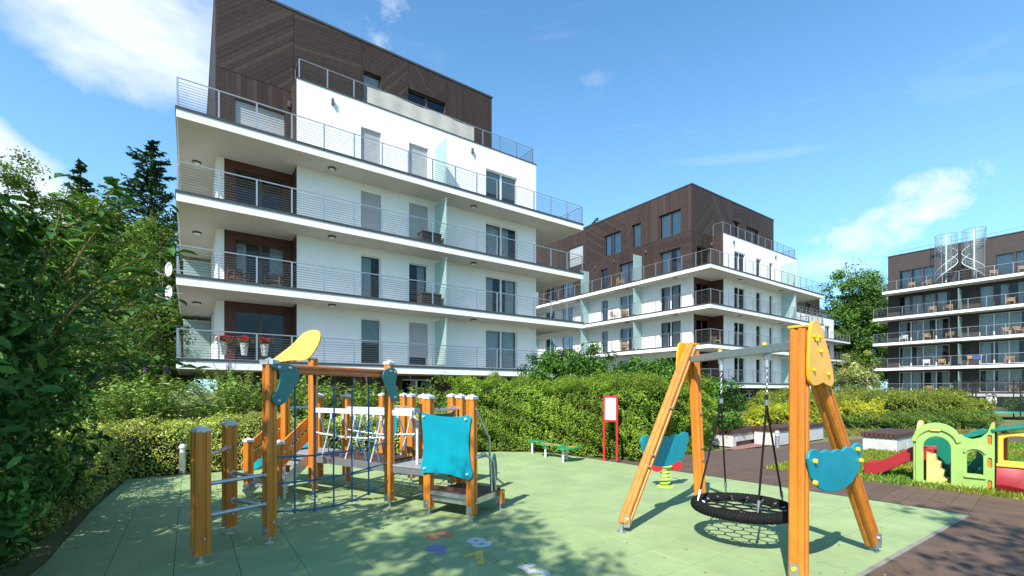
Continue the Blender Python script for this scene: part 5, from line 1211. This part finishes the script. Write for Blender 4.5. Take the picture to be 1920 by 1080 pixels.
def trunk(parent, h, r, m, limbs, seed, lean=0., top=None):
    rnd = random.Random(seed); b = MB(); pts = []; rs = []
    for i in range(9):
        t_ = i / 8; pts.append((lean * t_ + rnd.uniform(-.05, .05) * h * .06, rnd.uniform(-.05, .05) * h * .06, h * t_ - .1)); rs.append(r * (1 - .82 * t_) * (1.35 if i == 0 else 1))
    b.tube(pts, rs, 9); o = b.build('trunk', m, parent, smooth=True)
    for i, q in enumerate(limbs):
        t_ = rnd.uniform(.35, .9); s = Vector(pts[int(t_ * 8)]); e = Vector(q)
        mid = s.lerp(e, .5) + Vector((rnd.uniform(-.2, .2), rnd.uniform(-.2, .2), .15 * (e - s).length))
        mb = MB(); mb.tube([s, mid, e], [r * .34 * (1 - t_ * .5), r * .2, r * .06], 6); mb.build('limb', m, o, smooth=True)
    return o
def tree(name, label, x, y, h, r, ncl, per, clr, size, pal, m='leaf', bark='bark', tr=.16, base_f=.3, seed=0, group=None, droop=0., aspect=.55, shell=.35, curl=None, nl=9):
    t_ = thing(name, label, 'tree', (x, y, 0), 0, group)
    zc = h * (base_f + 1) / 2; rz_ = h * (1 - base_f) / 2
    _, C = crown('crown', (0, 0, zc), (r, r, rz_), ncl, per, clr, size, pal, m, t_, aspect, shell, droop, seed, curl=curl)
    trunk(t_, h * .9, tr, bark, [tuple(C[i]) for i in rng.choice(len(C), min(nl, len(C)), replace=False)], seed)
    return t_
def conifer(label, x, y, h, r, seed, pal, per=60, layers=32, group=None, bare=.12):
    t_ = thing('conifer', label, 'tree', (x, y, 0), 0, group); Ps, Ns, Ts = [], [], []
    rnd = np.random.default_rng(seed)
    for i in range(layers):
        f = i / layers; z = h * (bare + (1 - bare) * f); rl = r * (1 - f) ** .8 * rnd.uniform(.75, 1.15) + .12
        for b in range(int(10 + 6 * (1 - f))):
            a = rnd.uniform(0, 2 * math.pi); zj = rnd.uniform(-.5, .5) * h / layers; ln_ = rl * rnd.uniform(.45, 1.2); n = int(per * (.35 + ln_ / r)); s = rnd.random(n) ** .7
            px = np.stack([np.cos(a) * ln_ * s, np.sin(a) * ln_ * s, z + zj - .32 * ln_ * s + .46 * ln_ * s ** 2.4], 1)
            sp = rnd.normal(0, .16, (n, 3)) * (ln_ * .55) * (.35 + (1 - s)[:, None]); sp[:, 2] *= .45; px += sp
            dirv = np.array([np.cos(a), np.sin(a), -.1]) + rnd.normal(0, .5, (n, 3)); Ps.append(px); Ts.append(dirv); Ns.append(np.array([0, 0, 1.]) + rnd.normal(0, .45, (n, 3)))
    P = np.concatenate(Ps); leaf_object('crown', P, np.concatenate(Ns), .34 * np.exp(rng.normal(0, .25, len(P))) * (h / 18), colors(len(P), None, .25, .12, pal), 'needle', t_, .30, T=np.concatenate(Ts))
    trunk(t_, h * .97, .2, 'bark', [], seed); return t_
BIRCH = [(.11, .185, .027), (.085, .15, .022), (.16, .24, .038), (.06, .11, .018)]
DARKC = [(.035, .075, .030), (.045, .09, .034), (.026, .058, .026)]
for i, (px, Y, h, r, lb) in enumerate(((175, 25, 13.3, 2.6, 'tall pale green birch left of the near block, in front of the spruces'), (300, 24, 11.2, 2.3, 'birch with white trunk standing against the left end of the near block'), (235, 30, 13.8, 2.6, 'birch between the two pale birches left of the near block'),
        (15, 21, 12.6, 2.6, 'light green leafy tree at the left picture edge'), (90, 27, 11.5, 3.0, 'birch half hidden behind the dark foreground shrub'))):
    tree('birch_tree', lb, (px - 960) / 853.3 * Y, Y, h, r, 190, 150, .58, .13, BIRCH, 'leaf', 'birch_bark', .15, .12, i + 3, 'trees left of the near block', .5, .6, .3, nl=6)
for i, (px, Y, h, r, lb) in enumerate(((283, 33, 20.0, 7.2, 'tall dark spruce rising next to the left end of the near block'), (150, 37, 20.6, 3.8, 'slender dark spruce top above the birches on the left'), (60, 36, 17.6, 4.6, 'dark spruce behind the left picture edge tree'), (215, 42, 19.0, 5.5, 'dark spruce far back between the birches'))):
    conifer(lb, (px - 960) / 853.3 * Y, Y, h, r, i + 2, DARKC, group='spruces left of the near block')
# undergrowth and a pale garden wall glimpsed between the trunks
DK = [(.06, .115, .022), (.08, .14, .028), (.045, .09, .018), (.12, .17, .03)]
for i, (px, Y, h, r, lb) in enumerate(((120, 16, 5.5, 2.3, 'dark leafy understorey tree behind the left shrub'), (250, 21, 6.5, 2.2, 'dark leafy understorey tree beneath the birches'), (30, 14, 5.2, 2.2, 'dark leafy understorey tree at the far left edge'), (200, 19, 4.4, 1.8, 'small understorey tree over the butterfly bushes'))):
    tree('understorey_tree', lb, (px - 960) / 853.3 * Y, Y, h, r, 90, 90, .5, .12, DK, 'leaf', 'bark', .10, .05, i + 20, 'understorey trees on the left', .1, .55, .2, nl=5)
gw = thing('garden_house', 'pale garden house glimpsed between the tree trunks on the left', 'house', (-26, 31, 0), .5)
MB().box(-2, 2, 0, 3, 0, 2.6).build('wall', 'boundary_cream', gw); m = MB(); m.prism([(-2.3, 2.61), (2.3, 2.61), (0, 3.6)], -.3, 3.3); m.build('roof', 'brown_wall', gw); MB().box(-.5, .5, -.03, -.002, .9, 2.0).build('window', 'glass', gw)
# right: broadleaf tree between the far block and the dark block, conifer top over the middle block
BROAD = [(.065, .14, .02), (.085, .17, .025), (.048, .11, .018), (.11, .19, .03)]
tree('broadleaf_tree', 'big dark green tree between the far white block and the dark block', 59.5, 78, 22.6, 6.6, 380, 120, 1.35, .34, BROAD, 'leaf', 'bark', .35, .05, 41, 'trees at the right', 0, .6, .3)
tree('broadleaf_tree', 'lower green tree beside the dark block, right of the big tree', 62.0, 80, 15.0, 5.0, 230, 100, 1.0, .28, BROAD, 'leaf', 'bark', .3, .05, 42, 'trees at the right', 0, .6, .3)
conifer('conifer tip showing above the roof of the middle block', 12.7, 70, 28.4, 5.5, 12, [(.03, .07, .022), (.04, .085, .025)], 30, 26)
tree('garden_tree', 'small pale variegated tree beyond the yellow swing plate', 21.0, 28.0, 3.9, 1.5, 90, 90, .34, .10, [(.30, .30, .10), (.20, .24, .06), (.38, .36, .16), (.13, .18, .04)], 'leaf', 'bark', .07, .12, 51, None, 0, .5, .25)
DARKB = [(.045, .12, .014), (.06, .145, .018), (.03, .085, .011), (.085, .18, .024)]
def bush(label, x, y, h, rx, ry, ncl, per, clr, size, pal, seed, m='leaf', group=None, name='bush', curl=None):
    b = thing(name, label, 'bush', (x, y, 0), 0, group)
    _, C = crown('foliage', (0, 0, h * .52), (rx, ry, h * .5), ncl, per, clr, size, pal, m, b, .5, .45, 0, seed, curl=curl)
    mb = MB(); s = random.Random(seed)
    for i in range(9):
        e = C[s.randrange(len(C))] * .85; mb.tube([(s.uniform(-.1, .1), s.uniform(-.1, .1), -.05), (e[0] * .4, e[1] * .4, e[2] * .55), tuple(e)], [.022, .014, .006], 5)
    mb.build('stems', 'bark', b, smooth=True); return b
bush('dark leafy bush rising behind the tall hedge below the middle block', 2.2, 17.2, 3.3, 2.1, 1.1, 230, 120, .36, .10, DARKB, 61, group='dark bushes behind the tall hedge')
bush('dark leafy bush behind the tall hedge, right of the taller dark bush', 5.2, 17.0, 3.0, 1.7, 1.1, 190, 120, .36, .10, DARKB, 62, group='dark bushes behind the tall hedge')
bush('glossy dark bush at the right end of the tall hedge by the bench', 6.35, 14.35, 1.98, .95, .9, 110, 110, .26, .075, DARKB, 63, 'leaf_glossy')
bush('light green young shrub in front of the ground floor window', -2.1, 14.6, 2.15, .65, .5, 40, 60, .25, .075, [(.13, .20, .03), (.10, .17, .025)], 64)
bush('small green bush at the far end of the long olive hedge', 24.0, 24.0, 1.35, .9, .9, 60, 80, .35, .11, O_HEDGE, 66)
for i, (x, y, rx, lb) in enumerate(((33, 27.5, 3.2, 'dark garden bush row right of the trampoline'), (30, 31.5, 3.4, 'dark garden bush row behind the trampoline'), (24, 29.5, 3., 'dark garden bush row behind the variegated tree'))): bush(lb, x, y, 1.6, rx, 1.0, 80, 80, .4, .13, DARKB, 70 + i)
# butterfly bushes: arching stems with long leaves and purple flower spikes
fs = MB()
for i in range(46):
    t_ = i / 46; a = i * 2.4; r_ = .028 * (1 - t_ * .75); c = Vector((math.cos(a) * r_, math.sin(a) * r_, t_ * .2)); d = Vector((math.cos(a), math.sin(a), .5)) * .014
    fs.add([c - d.cross(Vector((0, 0, 1))) * .6, c + d, c + d.cross(Vector((0, 0, 1))) * .6, c - d * .4], [(0, 1, 2, 3)], 0, (1, 1, 1))
mat('flower', (.22, .07, .30), (.13, .04, .20), 30, .8); mat('flower_red', (.55, .012, .03), (.38, .01, .03), 40, .7)
fsm = fs.mesh('flower_spike', 'flower', recalc=False)
BUD = [(.21, .32, .07), (.17, .27, .05), (.28, .38, .11), (.13, .22, .04)]
def butterfly_bush(label, x, y, h, r, nst, seed, nfl):
    b = thing('butterfly_bush', label, 'bush', (x, y, 0), 0, 'butterfly bushes along the low hedge'); rnd = np.random.default_rng(seed); Ps, Ts, Ns = [], [], []; st = MB(); tips = []
    for i in range(nst):
        a = rnd.uniform(0, 2 * math.pi); rr_ = r * rnd.random() ** .5; hh = h * rnd.uniform(.62, 1.0) * (1 - .25 * (rr_ / r) ** 2); n = 40
        t_ = np.linspace(.12, 1, n); bx = np.cos(a) * (rr_ * .35 + rr_ * t_ ** 1.8 * .8); by = np.sin(a) * (rr_ * .35 + rr_ * t_ ** 1.8 * .8); bz = hh * (t_ - .12 * t_ ** 3) / .88
        base_ = np.stack([bx, by, bz], 1); q = rnd.normal(0, 1, (n, 3)); q[:, 2] = q[:, 2] * .25 + .05; q /= np.linalg.norm(q, axis=1, keepdims=True)
        ln_ = .125 * (1.15 - .5 * t_)[:, None]; Ps.append(base_ + q * ln_ * .6); Ts.append(q + np.array([0, 0, -.25])); Ns.append(np.array([0, 0, 1.]) + rnd.normal(0, .4, (n, 3)))
        if i % 3 == 0: st.tube([tuple(base_[0]), tuple(base_[n // 2]), tuple(base_[-1])], [.012, .008, .004], 5)
        tips.append((base_[-1], np.array([math.cos(a) * .5, math.sin(a) * .5, 1.])))
    P = np.concatenate(Ps); leaf_object('foliage', P, np.concatenate(Ns), .125 * np.exp(rng.normal(0, .22, len(P))), colors(len(P), None, .2, .1, BUD), 'leaf', b, .30, T=np.concatenate(Ts), fold=.05)
    st.build('stems', 'twig', b, smooth=True)
    tips.sort(key=lambda p: -p[0][2])
    for p, d in tips[:nfl]: inst(fsm, 'flower_spike', b, tuple(p), Vector(d).to_track_quat('Z', 'Y').to_euler(), (1, 1, random.uniform(.7, 1.2)))
for i, (x, y, h, r, ns_, nf, lb) in enumerate(((-10.3, 9.6, 2.05, 1.0, 200, 5, 'butterfly bush next to the dark foreground shrub'), (-8.7, 10.8, 2.2, 1.05, 230, 8, 'butterfly bush behind the left bend of the low hedge'), (-7.2, 11.7, 2.3, 1.0, 230, 9, 'butterfly bush with purple spikes left of the nearest tall post'),
        (-5.7, 12.5, 2.25, 1.0, 220, 10, 'butterfly bush with purple spikes behind the stair posts'), (-4.2, 13.4, 2.1, .95, 200, 9, 'butterfly bush behind the rope net'), (-2.9, 14.0, 1.95, .8, 150, 4, 'butterfly bush behind the rope bridge end'))):
    butterfly_bush(lb, x, y, h, r, ns_, i + 5, nf)
# big dark shrub in the left foreground with arching leafy shoots
sh = thing('foreground_shrub', 'large dark shrub with long glossy leaves filling the left picture edge', 'shrub', (-5.6, 5.2, 0)); SHO = np.array([-5.6, 5.2, 0])
SHP = [(.038, .105, .018), (.052, .13, .022), (.028, .08, .015), (.07, .155, .026)]
for i, (c, r, ncl) in enumerate((((-5.15, 4.15, 1.0), (.75, .8, 1.25), 60), ((-5.9, 5.2, 1.0), (.85, 1.0, 1.2), 64), ((-7.6, 6.9, .95), (.9, 1.1, 1.05), 56), ((-4.15, 3.4, 2.3), (.5, .5, .95), 40), ((-5.45, 4.5, 2.0), (.6, .6, .85), 38), ((-4.3, 3.5, 1.0), (.55, .5, 1.1), 36), ((-8.9, 8.3, 1.0), (.8, 1., 1.1), 40), ((-4.9, 4.1, 2.5), (.4, .5, .75), 24))):
    crown('foliage', np.array(c) - SHO, r, ncl, 62, .30, .10, SHP, 'leaf_glossy', sh, .42, .35, .1, i, .4, curl=.12)
tw = MB(); rnd = random.Random(4); LP, LT, LN = [], [], []
for i in range(17):
    s = Vector((rnd.uniform(-5.8, -4.35), rnd.uniform(3.9, 5.2), rnd.uniform(1.4, 2.9)))
    L_ = rnd.uniform(.7, 1.45); a = rnd.uniform(-.2, .9); d = Vector((math.cos(a), rnd.uniform(-.25, .25), math.sin(a))).normalized(); pts = []
    for k in range(8): t_ = k / 7; pts.append(s + d * L_ * t_ + Vector((0, 0, .12 * t_ - .16 * t_ * t_)))
    tw.tube(pts, [.010 * (1 - .75 * k / 7) for k in range(8)], 5)
    for k in range(1, 24):
        t_ = k / 23; p = s + d * L_ * t_ + Vector((0, 0, .12 * t_ - .16 * t_ * t_)); sd_ = Vector((rnd.uniform(-1, 1), rnd.uniform(-1, 1), rnd.uniform(-.5, .8))); sd_ = (sd_ - d * sd_.dot(d)).normalized()
        q = (sd_ * .8 + d * .6).normalized(); LP.append(p + q * .065); LT.append(q + Vector((0, 0, -.15))); LN.append(Vector((0, 0, 1)) + Vector((rnd.uniform(-.5, .5), rnd.uniform(-.5, .5), 0)))
for (x0, y0, x1, y1, yy) in ((40, 600, 330, 470, 3.5), (0, 560, 130, 345, 3.6), (60, 520, 245, 395, 3.5), (100, 640, 300, 560, 3.7), (0, 700, 190, 640, 3.4), (10, 470, 180, 425, 3.7), (20, 640, 260, 520, 3.3), (90, 480, 225, 350, 3.9)):
    s = Vector(((x0 - 960) / 853.3 * yy, yy + .25, 1.65 + (732 - y0) / 853.3 * yy)); e = Vector(((x1 - 960) / 853.3 * yy, yy, 1.65 + (732 - y1) / 853.3 * yy)); d = (e - s).normalized()
    crv = lambda t_: s.lerp(e, t_) + Vector((0, 0, .14 * math.sin(math.pi * t_) * (1 if d.z < .8 else 0)))
    tw.tube([crv(k / 7) for k in range(8)], [.011 * (1 - .7 * k / 7) for k in range(8)], 5)
    for k in range(3, 26):
        t_ = k / 25; p = crv(t_); sd_ = Vector((rnd.uniform(-1, 1), rnd.uniform(-1, 1), rnd.uniform(-.5, .8))); sd_ = (sd_ - d * sd_.dot(d)).normalized(); q = (sd_ * .8 + d * .7).normalized()
        LP.append(p + q * .075); LT.append(q + Vector((0, 0, -.15))); LN.append(Vector((0, -.25, 1)) + Vector((rnd.uniform(-.5, .5), rnd.uniform(-.5, .5), 0)))
tw.build('shoots', 'twig', sh, smooth=True).location = tuple(-SHO)
P = np.array([tuple(p) for p in LP]) - SHO
leaf_object('shoot_leaves', P, np.array([tuple(p) for p in LN]), .15 * np.exp(rng.normal(0, .2, len(P))), colors(len(P), None, .2, .1, [(.065, .16, .025), (.085, .19, .03), (.05, .125, .022)]), 'leaf_glossy', sh, .42, T=np.array([tuple(p) for p in LT]), curl=.15)
# trees behind the viewer whose crowns shade the left foreground and the lower right corner
SHT = [(.05, .105, .02), (.07, .13, .025), (.04, .09, .018)]
tree('shade_tree', 'leafy tree behind the viewer on the left, shading the play floor', -6.4, -3.6, 8.8, 3.2, 320, 120, .62, .15, SHT, 'leaf', 'bark', .22, .42, 81, 'shade trees behind the viewer', 0, .6, .25)
tree('shade_tree', 'leafy tree behind the viewer in the middle, shading the painted numbers', -4.2, -2.35, 8.5, 2.0, 80, 70, .5, .15, SHT, 'leaf', 'bark', .16, .5, 82, 'shade trees behind the viewer', 0, .6, .25)
tree('shade_tree', 'leafy tree behind the viewer on the right, shading the boardwalk corner', 2.3, -2.25, 8.8, 1.45, 44, 60, .45, .15, SHT, 'leaf', 'bark', .16, .5, 83, 'shade trees behind the viewer', 0, .6, .25)
tree('shade_tree', 'low leafy tree left of the viewer, shading the dark shrub', -12.0, -.6, 6.2, 2.1, 80, 80, .55, .15, SHT, 'leaf', 'bark', .16, .32, 84, 'shade trees behind the viewer', 0, .6, .25)
# flower pots hung on the lowest railing of the near block
for i, (t_, lb) in enumerate(((1.42, 'left of three white pots with red geraniums on the lowest railing'), (2.12, 'middle of three white pots with red geraniums on the lowest railing'), (2.82, 'right of three white pots with red geraniums on the lowest railing'))):
    p = on(BA_, t_, .22, 2.84); c = thing('flower_pot', lb, 'flower pot', p, ANG, 'flower pots on the near block')
    m = MB(); m.lathe([(.085, .16), (.095, .18), (.145, .60), (.16, .64), (.145, .64), (.13, .58)], n=16); m.build('pot', 'pot', c, smooth=True)
    for k in range(4): MB().lathe([(.103 + k * .012, .25 + k * .09), (.112 + k * .012, .275 + k * .09), (.106 + k * .012, .295 + k * .09)], n=16).build('pot_ridge', 'pot', c, smooth=True)
    n = 260; P = np.stack([rng.normal(0, .11, n), rng.normal(0, .10, n), .70 + rng.normal(0, .06, n)], 1); leaf_object('leaves', P, rng.normal(size=(n, 3)) + [0, 0, 1], .075, colors(n, (.07, .14, .03)), 'leaf', c, .8)
    n = 170; P = np.stack([rng.normal(0, .12, n), rng.normal(0, .11, n) - .03, .80 + rng.normal(0, .06, n)], 1); leaf_object('blossoms', P, rng.normal(size=(n, 3)) + [0, -.5, 1], .06, colors(n, (.5, .012, .025), .15, .05), 'petal', c, .9)
# lawn blades
def blades(name, label_poly, n, hgt, pal, clumpf=3., exclude=None):
    poly = np.array(label_poly); lo, hi = poly.min(0), poly.max(0); q = lo + (hi - lo) * rng.random((n * 3, 2))
    k = np.zeros(len(q), bool)
    for i in range(len(poly)):
        (x1, y1), (x2, y2) = poly[i - 1], poly[i]; cond = (y1 > q[:, 1]) != (y2 > q[:, 1])
        k ^= cond & (q[:, 0] < (x2 - x1) * (q[:, 1] - y1) / (y2 - y1 + 1e-12) + x1)
    q = q[k][:n]; n = len(q); z = np.zeros(n); B = np.stack([q[:, 0], q[:, 1], z - .03], 1); h_b = hgt * np.exp(rng.normal(0, .3, n)); ln_ = rng.normal(0, .35, (n, 2)) * h_b[:, None]
    w = rng.normal(size=(n, 2)); w /= np.linalg.norm(w, axis=1, keepdims=True); w *= .0045 + .0006 * np.linalg.norm(q, axis=1, keepdims=True)
    V = np.stack([B - np.c_[w, z], B + np.c_[w, z], B + np.c_[ln_ * .4 + w * .7, h_b * .6], B + np.c_[ln_, h_b]], 1).reshape(-1, 3).astype(np.float32)
    me = bpy.data.meshes.new(name); me.vertices.add(len(V)); me.vertices.foreach_set('co', V.ravel()); lp = np.arange(n * 4, dtype=np.int32); me.loops.add(n * 4); me.loops.foreach_set('vertex_index', lp)
    me.polygons.add(n); me.polygons.foreach_set('loop_start', np.arange(0, n * 4, 4, dtype=np.int32))
    try: me.polygons.foreach_set('loop_total', np.full(n, 4, np.int32))
    except Exception: pass
    cc = colors(n, None, .2, .15, pal); pt = 1 + wob(B, 1.3, .5, 2.); cc[:, 0] *= np.clip(pt, .6, 1.6)
    c4 = np.ones((n, 4, 4), np.float32); c4[:, :, :3] = cc[:, None, :]; ca = me.color_attributes.new('col', 'FLOAT_COLOR', 'POINT'); ca.data.foreach_set('color', c4.ravel())
    me.materials.append(MATS['grass_blade']); me.update(calc_edges=True); me.validate(); o = bpy.data.objects.new(name, me); COL.objects.link(o); o['kind'] = 'stuff'; o['label'] = 'short green lawn grass'; o['category'] = 'grass'
    return o
NEAR = [(9.3, 5.0), (5.42, 9.78), (6.9, 10.8), (8.4, 11.8), (10.4, 12.9), (12.3, 13.7), (16.0, 14.4), (16.0, 12.5), (12.0, 10), (10.6, 7.5)]
GR = [(.16, .27, .025), (.21, .30, .035), (.12, .21, .022), (.30, .31, .07)]
blades('grass', NEAR, 70000, .062, GR)
blades('grass', [(6.2, 15.6), (10.8, 16.3), (15, 17.6), (24, 18.6), (24, 20.5), (13, 20), (9, 18.4)], 16000, .09, [(.20, .22, .05), (.16, .2, .04), (.26, .26, .08)])

# fallen leaves and twigs lying on the play floor and boards
n = 330; q = np.stack([rng.uniform(-6.5, 5.5, n), 3.9 + 7.5 * rng.random(n) ** 1.7], 1)
P = np.concatenate([q, np.full((n, 1), .006)], 1)
ll = leaf_object('fallen_leaves', P, np.array([0, 0, 1.]) + rng.normal(0, .18, (n, 3)), .026 * np.exp(rng.normal(0, .35, n)), colors(n, None, .2, .1, [(.26, .19, .07), (.18, .12, .05), (.30, .30, .10), (.10, .07, .03)]), 'leaf', None, .5, kind='stuff')
ll['label'] = 'small dry leaves scattered over the play floor'; ll['category'] = 'leaves'
